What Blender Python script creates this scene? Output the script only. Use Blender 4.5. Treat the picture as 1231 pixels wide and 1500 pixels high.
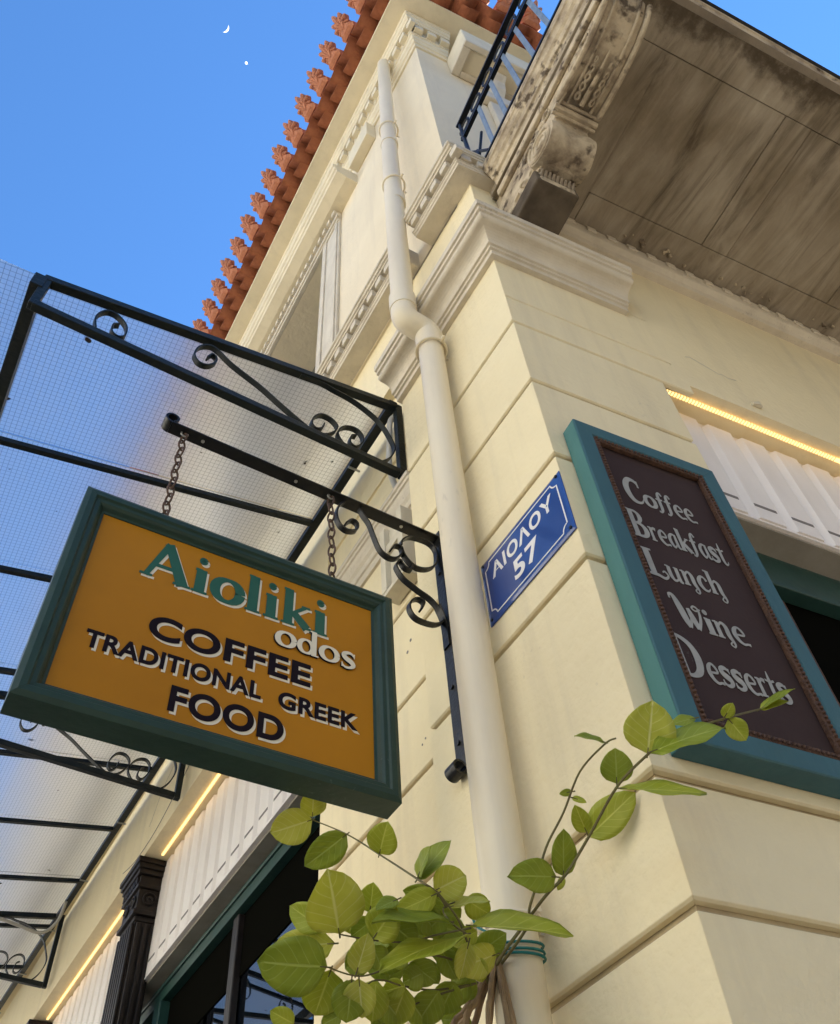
import bpy, bmesh, math, random
from mathutils import Vector, Matrix
R = math.radians
random.seed(7)
for o in list(bpy.data.objects): bpy.data.objects.remove(o, do_unlink=True)
scene = bpy.context.scene
col = scene.collection

# ------------------------------------------------------------------ camera
cam = bpy.data.objects.new('camera', bpy.data.cameras.new('camera')); col.objects.link(cam)
YAW, PITCH, ROLL = R(34.331), R(51.586), R(-5.5245)
fw = Vector((math.sin(YAW)*math.cos(PITCH), math.cos(YAW)*math.cos(PITCH), math.sin(PITCH)))
ri = Vector((math.cos(YAW), -math.sin(YAW), 0)); up = ri.cross(fw)
cr = math.cos(ROLL)*ri + math.sin(ROLL)*up; cu = -math.sin(ROLL)*ri + math.cos(ROLL)*up
m = Matrix((cr, cu, -fw)).transposed().to_4x4(); m.translation = Vector((-1.1372, -0.97815, 1.5))
cam.matrix_world = m
cam.data.sensor_fit = 'HORIZONTAL'; cam.data.sensor_width = 36; cam.data.lens = 36*1313.93/1231
cam.data.clip_start = .02; cam.data.clip_end = 20000
scene.camera = cam

# ------------------------------------------------------------------ light
SUN_EL, SUN_AZ = R(44), R(80)          # azimuth from +Y towards +X : the sun stands behind the building, both faces lie in open shade
world = bpy.data.worlds.new('World'); scene.world = world; world.use_nodes = True
wn = world.node_tree.nodes; wl = world.node_tree.links
bg = wn['Background']; sky = wn.new('ShaderNodeTexSky'); sky.sky_type = 'NISHITA'; sky.sun_disc = False
sky.sun_elevation = SUN_EL; sky.sun_rotation = SUN_AZ; sky.air_density = 1.0; sky.dust_density = .0; sky.ozone_density = 6
hs = wn.new('ShaderNodeHueSaturation'); hs.inputs['Saturation'].default_value = 1.12; wl.new(sky.outputs[0], hs.inputs['Color']); wl.new(hs.outputs[0], bg.inputs[0]); bg.inputs[1].default_value = .125
sun = bpy.data.objects.new('sun', bpy.data.lights.new('sun', 'SUN')); col.objects.link(sun)
sun.data.energy = 5; sun.data.angle = R(.5); sun.data.color = (1, .94, .84)
sd = Vector((math.sin(SUN_AZ)*math.cos(SUN_EL), math.cos(SUN_AZ)*math.cos(SUN_EL), math.sin(SUN_EL)))
sun.rotation_euler = (-sd).to_track_quat('-Z', 'Y').to_euler(); sun.location = sd*30
scene.view_settings.view_transform = 'Standard'; scene.view_settings.look = 'None'
scene.view_settings.exposure = 1.42; scene.view_settings.gamma = 1; scene.view_settings.use_curve_mapping = False
scene.render.engine = 'CYCLES'
scene.cycles.max_bounces = 10; scene.cycles.diffuse_bounces = 5; scene.cycles.transmission_bounces = 8; scene.cycles.transparent_max_bounces = 10
scene.cycles.caustics_refractive = False; scene.cycles.caustics_reflective = False
scene.cycles.sample_clamp_indirect = 6

# ------------------------------------------------------------------ materials
M = {}
def mat(name, c, rough=.7, c2=None, scale=6, bump=0, bscale=60, metal=0, spec=.5, detail=6, stretch=(1, 1, 1), lo=.35, hi=.7, coat=0, extra=None):
    ma = bpy.data.materials.new(name); ma.use_nodes = True; nt = ma.node_tree; n = nt.nodes; l = nt.links
    b = n['Principled BSDF']; b.inputs['Base Color'].default_value = (*c, 1); b.inputs['Roughness'].default_value = rough
    b.inputs['Metallic'].default_value = metal; b.inputs['Specular IOR Level'].default_value = spec
    if coat: b.inputs['Coat Weight'].default_value = coat; b.inputs['Coat Roughness'].default_value = .12
    tc = n.new('ShaderNodeTexCoord'); mp = n.new('ShaderNodeMapping'); mp.inputs['Scale'].default_value = stretch
    l.new(tc.outputs['Object'], mp.inputs[0])
    if c2:
        nz = n.new('ShaderNodeTexNoise'); nz.inputs['Scale'].default_value = scale; nz.inputs['Detail'].default_value = detail; nz.inputs['Roughness'].default_value = .62
        l.new(mp.outputs[0], nz.inputs['Vector'])
        rp = n.new('ShaderNodeValToRGB'); rp.color_ramp.elements[0].position = lo; rp.color_ramp.elements[1].position = hi
        rp.color_ramp.elements[0].color = (*c, 1); rp.color_ramp.elements[1].color = (*c2, 1)
        l.new(nz.outputs['Fac'], rp.inputs[0]); l.new(rp.outputs[0], b.inputs['Base Color'])
    if bump:
        nb = n.new('ShaderNodeTexNoise'); nb.inputs['Scale'].default_value = bscale; nb.inputs['Detail'].default_value = 6
        l.new(mp.outputs[0], nb.inputs['Vector'])
        bp = n.new('ShaderNodeBump'); bp.inputs['Strength'].default_value = bump; bp.inputs['Distance'].default_value = .01
        l.new(nb.outputs['Fac'], bp.inputs['Height']); l.new(bp.outputs[0], b.inputs['Normal'])
    M[name] = ma
    if extra: extra(ma, n, l, b, mp)
    return ma

def add_specks(amount, colr, sc=90, thr=.74):
    # small scattered blemishes mixed over the base colour
    def fn(ma, n, l, b, mp):
        src = b.inputs['Base Color'].links[0].from_socket if b.inputs['Base Color'].links else None
        nz = n.new('ShaderNodeTexNoise'); nz.inputs['Scale'].default_value = sc; nz.inputs['Detail'].default_value = 3
        l.new(mp.outputs[0], nz.inputs['Vector'])
        big = n.new('ShaderNodeTexNoise'); big.inputs['Scale'].default_value = 3.1; big.inputs['Detail'].default_value = 5
        l.new(mp.outputs[0], big.inputs['Vector'])
        mu = n.new('ShaderNodeMath'); mu.operation = 'MULTIPLY'; l.new(nz.outputs['Fac'], mu.inputs[0]); l.new(big.outputs['Fac'], mu.inputs[1])
        mr = n.new('ShaderNodeMapRange'); mr.inputs[1].default_value = thr*.5; mr.inputs[2].default_value = thr*.5+.08; mr.inputs[3].default_value = 0; mr.inputs[4].default_value = amount
        l.new(mu.outputs[0], mr.inputs[0])
        mx = n.new('ShaderNodeMix'); mx.data_type = 'RGBA'; l.new(mr.outputs[0], mx.inputs[0])
        if src: l.new(src, mx.inputs[6])
        else: mx.inputs[6].default_value = b.inputs['Base Color'].default_value
        mx.inputs[7].default_value = (*colr, 1); l.new(mx.outputs[2], b.inputs['Base Color'])
    return fn

def weather(amount, colr, base=None):
    # specks plus faint vertical rain streaks and a slow undulation of the trowelled surface
    sp_ = base
    def fn(ma, n, l, b, mp):
        if sp_: sp_(ma, n, l, b, mp)
        src = b.inputs['Base Color'].links[0].from_socket
        m2 = n.new('ShaderNodeMapping'); m2.inputs['Scale'].default_value = (9, 9, .55); l.new(mp.outputs[0], m2.inputs[0])
        nz = n.new('ShaderNodeTexNoise'); nz.inputs['Scale'].default_value = 1.0; nz.inputs['Detail'].default_value = 7; nz.inputs['Roughness'].default_value = .65; l.new(m2.outputs[0], nz.inputs['Vector'])
        mr = n.new('ShaderNodeMapRange'); mr.inputs[1].default_value = .50; mr.inputs[2].default_value = .78; mr.inputs[4].default_value = amount; l.new(nz.outputs['Fac'], mr.inputs[0])
        mx = n.new('ShaderNodeMix'); mx.data_type = 'RGBA'; l.new(mr.outputs[0], mx.inputs[0]); l.new(src, mx.inputs[6]); mx.inputs[7].default_value = (*colr, 1); l.new(mx.outputs[2], b.inputs['Base Color'])
        nl = b.inputs['Normal'].links[0].from_node
        nb = n.new('ShaderNodeTexNoise'); nb.inputs['Scale'].default_value = 7; nb.inputs['Detail'].default_value = 4; l.new(mp.outputs[0], nb.inputs['Vector'])
        bp = n.new('ShaderNodeBump'); bp.inputs['Strength'].default_value = .35; bp.inputs['Distance'].default_value = .02; l.new(nb.outputs['Fac'], bp.inputs['Height']); l.new(bp.outputs[0], nl.inputs['Normal'])
    return fn
mat('plaster', (.82, .715, .475), .85, (.75, .645, .42), 1.7, .3, 45, spec=.2, detail=9, lo=.3, hi=.75, extra=weather(.45, (.58, .50, .36), add_specks(.35, (.55, .47, .35), 60, .84)))
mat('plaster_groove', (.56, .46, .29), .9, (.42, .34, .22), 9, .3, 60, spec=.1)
mat('bounce_render', (.88, .84, .74), .9, (.83, .79, .68), 1.5)  # wall tone of the added bounce building, kept bright to reflect sun
mat('blocker_render', (.42, .36, .28), .9, (.36, .31, .25), 1.5)  # wall tone of the added sky blocker, kept dark to limit its bounce
mat('plaster_upper', (.78, .675, .485), .85, (.70, .60, .43), 1.4, .3, 40, spec=.2, detail=9, lo=.3, hi=.75, extra=weather(.45, (.55, .47, .36), add_specks(.35, (.52, .45, .36), 60, .84)))
mat('white_plaster', (.66, .59, .465), .75, (.55, .485, .38), 5, .25, 50, spec=.25, extra=weather(.55, (.40, .34, .26), add_specks(.5, (.36, .31, .25))))
mat('soffit_plaster', (.74, .65, .47), .85, (.64, .56, .40), 2.5, .2, 40, spec=.2, extra=weather(.35, (.48, .41, .30)))
mat('stone', (.38, .315, .235), .9, (.20, .165, .125), 3.0, .5, 30, spec=.15, lo=.3, hi=.75, extra=add_specks(.8, (.06, .05, .04), 14, .66))
mat('pale_stone', (.52, .43, .30), .9, (.20, .155, .11), 9, .8, 34, spec=.15, lo=.40, hi=.70, extra=add_specks(.9, (.07, .05, .035), 22, .58))
mat('terracotta', (.36, .125, .060), .8, (.235, .072, .036), 14, .3, 70, spec=.25)
mat('terracotta_pale', (.47, .19, .10), .8, (.33, .115, .06), 30, .35, 90, spec=.25)
mat('iron', (.0045, .0045, .0045), .36, (.009, .009, .008), 20, .2, 60, spec=.35)
mat('iron_green', (.0045, .0075, .0065), .42, (.009, .013, .011), 12, .25, 60, spec=.32)
mat('iron_skylit', (.20, .25, .30), .35, (.12, .15, .18), 15, 0, 50, spec=.5)  # baluster iron with its sky reflection painted in as pale blue-grey
mat('rust', (.13, .075, .05), .7, (.06, .04, .03), 60, .3, 90, metal=.4)
mat('zinc', (.45, .45, .44), .35, metal=.8)
mat('sign_green', (.012, .036, .026), .45, (.018, .047, .034), 10, .15, 40, spec=.35, extra=add_specks(.4, (.10, .14, .12), 90, .80))
mat('sign_ochre', (.43, .18, .006), .55, (.37, .15, .005), 2.2, .03, 80, spec=.2)
mat('letter_green', (.018, .10, .065), .5, spec=.35)
mat('letter_white', (.72, .66, .52), .55, spec=.35)
mat('letter_navy', (.010, .006, .010), .7, spec=.1)
mat('teal_paint', (.045, .125, .145), .6, (.036, .10, .118), 7, .3, 30, spec=.35, stretch=(1, 1, .25), extra=add_specks(.3, (.16, .24, .26), 150, .8))
mat('teal_light', (.07, .20, .19), .6, (.052, .16, .15), 8, .3, 30, spec=.35, stretch=(1, 1, .2))
mat('slate', (.046, .029, .028), .85, (.055, .037, .035), 4, .06, 90, spec=.12, extra=add_specks(.5, (.11, .10, .10), 260, .86))
mat('chalk_grey', (.36, .36, .34), .8, (.29, .29, .275), 30, spec=.2)
mat('brown_beading', (.105, .050, .026), .6, (.05, .024, .014), 40, .6, 120, spec=.4)
mat('enamel_blue', (.022, .060, .24), .14, (.028, .07, .26), 3, 0, 50, spec=.6, coat=.6)
mat('enamel_white', (.80, .78, .74), .2, spec=.5)
mat('pipe_paint', (.78, .69, .51), .42, (.70, .61, .45), 5, .06, 30, spec=.4, stretch=(1, 1, .3), extra=weather(.35, (.52, .45, .34), add_specks(.4, (.45, .40, .32), 40, .86)))
mat('white_board', (.87, .82, .78), .55, (.78, .73, .69), 6, .1, 30, spec=.4, stretch=(1, 1, .3))
mat('slot_grey', (.22, .20, .19), .8, (.16, .145, .14), 30)
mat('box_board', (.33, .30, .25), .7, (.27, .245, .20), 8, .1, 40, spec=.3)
mat('door_green', (.018, .060, .050), .45, (.013, .046, .038), 8, .1, 40, spec=.45)
mat('dark_wood', (.010, .007, .006), .5, (.018, .012, .009), 18, .3, 60, spec=.3, stretch=(1, 1, .2))
mat('black_panel', (.005, .005, .004), .9, spec=.0)
mat('dark_stone', (.15, .12, .085), .95, (.06, .046, .034), 6, .6, 30, spec=.1)  # darker mottled brown for the corbel's lower block
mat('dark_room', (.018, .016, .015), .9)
mat('bark', (.34, .24, .14), .85, (.20, .135, .08), 40, .6, 90, spec=.2, stretch=(1, 1, .3))
mat('stem_green', (.13, .12, .035), .6, (.10, .075, .03), 30, spec=.35)
mat('twine', (.008, .15, .145), .6, spec=.4)
mat('paving', (.30, .265, .22), .9, (.22, .20, .17), .8, .2, 20)
mat('pale_cable', (.55, .53, .48), .6)
mat('wood_pale', (.66, .60, .46), .75, (.52, .46, .35), 10, .3, 40, stretch=(1, 1, .3))

def emit(name, c, s):
    ma = bpy.data.materials.new(name); ma.use_nodes = True; n = ma.node_tree.nodes
    b = n['Principled BSDF']; b.inputs['Base Color'].default_value = (*c, 1); b.inputs['Emission Color'].default_value = (*c, 1); b.inputs['Emission Strength'].default_value = s
    M[name] = ma
emit('led_glow', (.95, .62, .23), .8); emit('moon_glow', (.95, .97, 1.0), .95)

def soffit_stone():
    # veined grey stone with diagonal weather streaks
    ma = bpy.data.materials.new('streaked_stone'); ma.use_nodes = True; nt = ma.node_tree; n = nt.nodes; l = nt.links; b = n['Principled BSDF']
    b.inputs['Roughness'].default_value = .9; b.inputs['Specular IOR Level'].default_value = .15
    tc = n.new('ShaderNodeTexCoord'); mp = n.new('ShaderNodeMapping'); mp.inputs['Rotation'].default_value = (0, 0, R(-38)); mp.inputs['Scale'].default_value = (7.5, 1.1, 1)
    l.new(tc.outputs['Object'], mp.inputs[0])
    n1 = n.new('ShaderNodeTexNoise'); n1.inputs['Scale'].default_value = 1.6; n1.inputs['Detail'].default_value = 9; n1.inputs['Roughness'].default_value = .68; n1.inputs['Distortion'].default_value = .6
    l.new(mp.outputs[0], n1.inputs['Vector'])
    n2 = n.new('ShaderNodeTexNoise'); n2.inputs['Scale'].default_value = 2.3; n2.inputs['Detail'].default_value = 6; l.new(tc.outputs['Object'], n2.inputs['Vector'])
    r1 = n.new('ShaderNodeValToRGB'); e = r1.color_ramp.elements; e[0].position = .30; e[0].color = (.16, .13, .095, 1); e[1].position = .72; e[1].color = (.46, .40, .31, 1)
    x = r1.color_ramp.elements.new(.48); x.color = (.33, .28, .21, 1)
    l.new(n1.outputs['Fac'], r1.inputs[0])
    r2 = n.new('ShaderNodeValToRGB'); e = r2.color_ramp.elements; e[0].position = .35; e[0].color = (.62, .58, .52, 1); e[1].position = .62; e[1].color = (1, 1, 1, 1)
    l.new(n2.outputs['Fac'], r2.inputs[0])
    mx = n.new('ShaderNodeMix'); mx.data_type = 'RGBA'; mx.blend_type = 'MULTIPLY'; mx.inputs[0].default_value = 1
    l.new(r1.outputs[0], mx.inputs[6]); l.new(r2.outputs[0], mx.inputs[7])
    dp_ = n.new('ShaderNodeVectorMath'); dp_.operation = 'DOT_PRODUCT'; dp_.inputs[1].default_value = (math.sin(R(-5.441)), -math.cos(R(-5.441)), 0); l.new(tc.outputs['Object'], dp_.inputs[0])
    n4 = n.new('ShaderNodeTexNoise'); n4.inputs['Scale'].default_value = 4.5; n4.inputs['Detail'].default_value = 8; n4.inputs['Roughness'].default_value = .7; l.new(tc.outputs['Object'], n4.inputs['Vector'])
    ad = n.new('ShaderNodeMath'); ad.operation = 'MULTIPLY_ADD'; ad.inputs[1].default_value = .42; l.new(n4.outputs['Fac'], ad.inputs[0]); l.new(dp_.outputs['Value'], ad.inputs[2])
    rs = n.new('ShaderNodeValToRGB'); rs.color_ramp.interpolation = 'EASE'; e = rs.color_ramp.elements; e[0].position = .0; e[0].color = (0, 0, 0, 1); e[1].position = 1; e[1].color = (0, 0, 0, 1)
    for ps, vv in ((.58, 0), (.70, .85), (.74, .55), (.80, 0)): q = e.new(ps); q.color = (vv, vv, vv, 1)
    mr_ = n.new('ShaderNodeMapRange'); mr_.inputs[1].default_value = .55; mr_.inputs[2].default_value = 1.55; l.new(ad.outputs[0], mr_.inputs[0]); l.new(mr_.outputs[0], rs.inputs[0])
    ms_ = n.new('ShaderNodeMix'); ms_.data_type = 'RGBA'; l.new(rs.outputs[0], ms_.inputs[0]); l.new(mx.outputs[2], ms_.inputs[6]); ms_.inputs[7].default_value = (.05, .034, .02, 1); l.new(ms_.outputs[2], b.inputs['Base Color'])
    n3 = n.new('ShaderNodeTexNoise'); n3.inputs['Scale'].default_value = 28; n3.inputs['Detail'].default_value = 8; l.new(tc.outputs['Object'], n3.inputs['Vector'])
    bp = n.new('ShaderNodeBump'); bp.inputs['Strength'].default_value = .35; bp.inputs['Distance'].default_value = .012; l.new(n3.outputs['Fac'], bp.inputs['Height']); l.new(bp.outputs[0], b.inputs['Normal'])
    M['streaked_stone'] = ma
soffit_stone()

def wired_glass():
    ma = bpy.data.materials.new('wired_glass'); ma.use_nodes = True; nt = ma.node_tree; n = nt.nodes; l = nt.links
    for x in list(n):
        if x.type != 'OUTPUT_MATERIAL': n.remove(x)
    out = [x for x in n if x.type == 'OUTPUT_MATERIAL'][0]
    tc = n.new('ShaderNodeTexCoord'); sp = n.new('ShaderNodeSeparateXYZ'); l.new(tc.outputs['Object'], sp.inputs[0])
    fac = []
    for ax in ('X', 'Y'):
        d = n.new('ShaderNodeMath'); d.operation = 'DIVIDE'; d.inputs[1].default_value = .0205; l.new(sp.outputs[ax], d.inputs[0])
        fr = n.new('ShaderNodeMath'); fr.operation = 'FRACT'; l.new(d.outputs[0], fr.inputs[0])
        lt = n.new('ShaderNodeMath'); lt.operation = 'LESS_THAN'; lt.inputs[1].default_value = .085; l.new(fr.outputs[0], lt.inputs[0]); fac.append(lt)
    mxm = n.new('ShaderNodeMath'); mxm.operation = 'MAXIMUM'; l.new(fac[0].outputs[0], mxm.inputs[0]); l.new(fac[1].outputs[0], mxm.inputs[1])
    nz = n.new('ShaderNodeTexNoise'); nz.inputs['Scale'].default_value = 13; nz.inputs['Detail'].default_value = 2; l.new(tc.outputs['Object'], nz.inputs['Vector'])
    mr = n.new('ShaderNodeMapRange'); mr.inputs[1].default_value = .735; mr.inputs[2].default_value = .76; l.new(nz.outputs['Fac'], mr.inputs[0])
    ref = n.new('ShaderNodeBsdfRefraction'); ref.inputs['Color'].default_value = (1, 1, 1, 1); ref.inputs['Roughness'].default_value = .42; ref.inputs['IOR'].default_value = 1.16
    tr = n.new('ShaderNodeBsdfTransparent'); tr.inputs[0].default_value = (.97, .98, .98, 1)
    tl = n.new('ShaderNodeBsdfTranslucent'); tl.inputs[0].default_value = (.88, .88, .85, 1)
    df = n.new('ShaderNodeBsdfDiffuse'); df.inputs[0].default_value = (.11, .12, .13, 1)
    dirt = n.new('ShaderNodeBsdfDiffuse'); dirt.inputs[0].default_value = (.07, .055, .04, 1)
    m1 = n.new('ShaderNodeMixShader'); m1.inputs[0].default_value = .30; l.new(ref.outputs[0], m1.inputs[1]); l.new(tr.outputs[0], m1.inputs[2])
    m2 = n.new('ShaderNodeMixShader'); m2.inputs[0].default_value = .20; l.new(m1.outputs[0], m2.inputs[1]); l.new(tl.outputs[0], m2.inputs[2])
    m3 = n.new('ShaderNodeMixShader'); sc = n.new('ShaderNodeMath'); sc.operation = 'MULTIPLY'; sc.inputs[1].default_value = .55; l.new(mxm.outputs[0], sc.inputs[0])
    l.new(sc.outputs[0], m3.inputs[0]); l.new(m2.outputs[0], m3.inputs[1]); l.new(df.outputs[0], m3.inputs[2])
    m4 = n.new('ShaderNodeMixShader'); l.new(mr.outputs[0], m4.inputs[0]); l.new(m3.outputs[0], m4.inputs[1]); l.new(dirt.outputs[0], m4.inputs[2])
    l.new(m4.outputs[0], out.inputs[0]); M['wired_glass'] = ma
wired_glass()

def pane_glass():
    ma = bpy.data.materials.new('pane_glass'); ma.use_nodes = True; nt = ma.node_tree; n = nt.nodes; l = nt.links
    for x in list(n):
        if x.type != 'OUTPUT_MATERIAL': n.remove(x)
    out = [x for x in n if x.type == 'OUTPUT_MATERIAL'][0]
    gl = n.new('ShaderNodeBsdfGlossy'); gl.inputs['Roughness'].default_value = .015; gl.inputs[0].default_value = (.85, .9, .95, 1)
    tr = n.new('ShaderNodeBsdfTransparent'); tr.inputs[0].default_value = (.55, .6, .62, 1)
    fr = n.new('ShaderNodeFresnel'); fr.inputs[0].default_value = 1.9
    mr = n.new('ShaderNodeMapRange'); mr.inputs[3].default_value = .12; mr.inputs[4].default_value = 1; l.new(fr.outputs[0], mr.inputs[0])
    mx = n.new('ShaderNodeMixShader'); l.new(mr.outputs[0], mx.inputs[0]); l.new(tr.outputs[0], mx.inputs[1]); l.new(gl.outputs[0], mx.inputs[2])
    l.new(mx.outputs[0], out.inputs[0]); M['pane_glass'] = ma
pane_glass()

def leaf_mat(name, c, c2):
    ma = bpy.data.materials.new(name); ma.use_nodes = True; nt = ma.node_tree; n = nt.nodes; l = nt.links; b = n['Principled BSDF']
    out = [x for x in n if x.type == 'OUTPUT_MATERIAL'][0]
    tc = n.new('ShaderNodeTexCoord'); sp = n.new('ShaderNodeSeparateXYZ'); l.new(tc.outputs['UV'], sp.inputs[0])
    # u across (-1..1 stored as 0..1), v along ; side veins are slanted lines in (v - .35|u|)
    ab = n.new('ShaderNodeMath'); ab.operation = 'MULTIPLY_ADD'; ab.inputs[1].default_value = 2; ab.inputs[2].default_value = -1; l.new(sp.outputs['X'], ab.inputs[0])
    aa = n.new('ShaderNodeMath'); aa.operation = 'ABSOLUTE'; l.new(ab.outputs[0], aa.inputs[0])
    sl = n.new('ShaderNodeMath'); sl.operation = 'MULTIPLY_ADD'; sl.inputs[1].default_value = -.30; l.new(aa.outputs[0], sl.inputs[0]); l.new(sp.outputs['Y'], sl.inputs[2])
    dv = n.new('ShaderNodeMath'); dv.operation = 'MULTIPLY'; dv.inputs[1].default_value = 6.3; l.new(sl.outputs[0], dv.inputs[0])
    fr = n.new('ShaderNodeMath'); fr.operation = 'FRACT'; l.new(dv.outputs[0], fr.inputs[0])
    pp = n.new('ShaderNodeMath'); pp.operation = 'SUBTRACT'; pp.inputs[1].default_value = .5; l.new(fr.outputs[0], pp.inputs[0])
    pa = n.new('ShaderNodeMath'); pa.operation = 'ABSOLUTE'; l.new(pp.outputs[0], pa.inputs[0])
    v1 = n.new('ShaderNodeMapRange'); v1.inputs[1].default_value = .0; v1.inputs[2].default_value = .09; v1.inputs[3].default_value = .55; v1.inputs[4].default_value = 0; l.new(pa.outputs[0], v1.inputs[0])
    v2 = n.new('ShaderNodeMapRange'); v2.inputs[1].default_value = .02; v2.inputs[2].default_value = .07; v2.inputs[3].default_value = 1; v2.inputs[4].default_value = 0; l.new(aa.outputs[0], v2.inputs[0])
    vm = n.new('ShaderNodeMath'); vm.operation = 'MAXIMUM'; l.new(v1.outputs[0], vm.inputs[0]); l.new(v2.outputs[0], vm.inputs[1])
    nz = n.new('ShaderNodeTexNoise'); nz.inputs['Scale'].default_value = 28; nz.inputs['Detail'].default_value = 5; l.new(tc.outputs['Object'], nz.inputs['Vector'])
    rp = n.new('ShaderNodeValToRGB'); rp.color_ramp.elements[0].position = .35; rp.color_ramp.elements[1].position = .68
    rp.color_ramp.elements[0].color = (*c, 1); rp.color_ramp.elements[1].color = (*c2, 1); l.new(nz.outputs['Fac'], rp.inputs[0])
    mx = n.new('ShaderNodeMix'); mx.data_type = 'RGBA'; l.new(vm.outputs[0], mx.inputs[0]); l.new(rp.outputs[0], mx.inputs[6]); mx.inputs[7].default_value = (min(.7, c[0]*2.0), min(.7, c[1]*1.8), c[2]*5.0, 1)
    l.new(mx.outputs[2], b.inputs['Base Color']); b.inputs['Roughness'].default_value = .42; b.inputs['Specular IOR Level'].default_value = .4
    bp = n.new('ShaderNodeBump'); bp.inputs['Strength'].default_value = .25; bp.inputs['Distance'].default_value = .004; bp.invert = True; l.new(vm.outputs[0], bp.inputs['Height']); l.new(bp.outputs[0], b.inputs['Normal'])
    tl = n.new('ShaderNodeBsdfTranslucent'); tl.inputs[0].default_value = (c[0]*2.0, c[1]*1.9, c[2]*.9, 1)
    ms = n.new('ShaderNodeMixShader'); ms.inputs[0].default_value = .36; l.new(b.outputs[0], ms.inputs[1]); l.new(tl.outputs[0], ms.inputs[2]); l.new(ms.outputs[0], out.inputs[0])
    M[name] = ma
leaf_mat('leaf_a', (.33, .37, .030), (.43, .46, .065)); leaf_mat('leaf_b', (.22, .275, .022), (.31, .36, .04)); leaf_mat('leaf_c', (.43, .45, .065), (.54, .54, .12))

# ------------------------------------------------------------------ mesh helpers
A_ANG = R(-5.441)
BD = Vector((math.cos(A_ANG), math.sin(A_ANG), 0)); BN = Vector((math.sin(A_ANG), -math.cos(A_ANG), 0))
ZV = Vector((0, 0, 1))
def RW(u, off, z): return BD*u + BN*off + ZV*z      # point on / off the right-hand wall
def LW(y, p, z): return Vector((-p, y, z))          # point on / off the left-hand wall
def corner(p, q, z):                                # where left offset p meets right offset q
    x = -p; y = (math.sin(A_ANG)*x - q)/math.cos(A_ANG); return Vector((x, y, z))

class MB:
    def __init__(s): s.v = []; s.f = []; s.uv = None
    def add(s, vs, fs):
        k = len(s.v); s.v += [tuple(v) for v in vs]; s.f += [tuple(i+k for i in f) for f in fs]; return s
    def rings(s, rings, cap=True, closed=False):
        n = len(rings[0]); k = len(s.v)
        for r in rings: s.v += [tuple(p) for p in r]
        m = len(rings)
        for i in range(m if closed else m-1):
            a = k+i*n; b = k+((i+1) % m)*n
            for j in range(n): s.f.append((a+j, a+(j+1) % n, b+(j+1) % n, b+j))
        if cap and not closed:
            s.f.append(tuple(k+j for j in range(n))); s.f.append(tuple(k+(m-1)*n+j for j in range(n)))
        return s
    def hexa(s, a, b): return s.rings([a, b])       # two quads
    def box(s, lo, hi):
        x0, y0, z0 = lo; x1, y1, z1 = hi
        return s.rings([[(x0, y0, z0), (x1, y0, z0), (x1, y1, z0), (x0, y1, z0)], [(x0, y0, z1), (x1, y0, z1), (x1, y1, z1), (x0, y1, z1)]])
    def rbox(s, u0, u1, o0, o1, z0, z1):
        return s.rings([[RW(u0, o0, z), RW(u1, o0, z), RW(u1, o1, z), RW(u0, o1, z)] for z in (z0, z1)])
    def tube(s, path, r, n=10, cap=True, closed=False):
        path = [Vector(p) for p in path]; rs = r if isinstance(r, (list, tuple)) else [r]*len(path); rg = []; m = len(path); ref = None
        for i, p in enumerate(path):
            if closed: t = path[(i+1) % m]-path[i-1]
            else: t = path[min(i+1, m-1)]-path[max(i-1, 0)]
            t.normalize()
            if ref is None: ref = t.orthogonal().normalized()
            a = (ref - t*ref.dot(t)).normalized(); b = t.cross(a); ref = a
            rg.append([p + (a*math.cos(2*math.pi*j/n) + b*math.sin(2*math.pi*j/n))*rs[i] for j in range(n)])
        return s.rings(rg, cap, closed)
    def ribbon(s, path, side, w, t):
        # flat bar of width w along 'side' and thickness t swept along path
        path = [Vector(p) for p in path]; side = Vector(side).normalized(); rg = []; m = len(path)
        for i, p in enumerate(path):
            tg = (path[min(i+1, m-1)]-path[max(i-1, 0)]).normalized(); nn = tg.cross(side).normalized()
            rg.append([p+side*w/2+nn*t/2, p-side*w/2+nn*t/2, p-side*w/2-nn*t/2, p+side*w/2-nn*t/2])
        return s.rings(rg)
    def mesh(s, name):
        me = bpy.data.meshes.new(name); me.from_pydata(s.v, [], s.f); me.update()
        bm = bmesh.new(); bm.from_mesh(me); bmesh.ops.recalc_face_normals(bm, faces=bm.faces); bm.to_mesh(me); bm.free(); return me
    def build(s, name, ma, parent=None, smooth=False, bevel=0, seg=2):
        return link(name, s.mesh(name), ma, parent, smooth, bevel, seg)
def link(name, me, ma, parent=None, smooth=False, bevel=0, seg=2):
    o = bpy.data.objects.new(name, me); col.objects.link(o)
    if ma and not me.materials: me.materials.append(M[ma] if isinstance(ma, str) else ma)
    if smooth:
        for p in me.polygons: p.use_smooth = True
        try: me.set_sharp_from_angle(angle=R(40))
        except Exception: pass
    if bevel:
        b = o.modifiers.new('bevel', 'BEVEL'); b.width = bevel; b.segments = seg; b.limit_method = 'ANGLE'; b.angle_limit = R(35)
    setpar(o, parent)
    return o
def setpar(o, parent):
    if parent is None: return
    o.parent = parent
    if parent.parent is None: o.matrix_parent_inverse = Matrix.Translation(-parent.location)
def tag(o, label, cat, group=None):
    o['label'] = label; o['category'] = cat
    if group: o['group'] = group
    return o
def thing(name, label, cat, loc=(0, 0, 0), group=None):
    o = bpy.data.objects.new(name, None); col.objects.link(o); o.location = loc; o.empty_display_size = .1
    return tag(o, label, cat, group)
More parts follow.
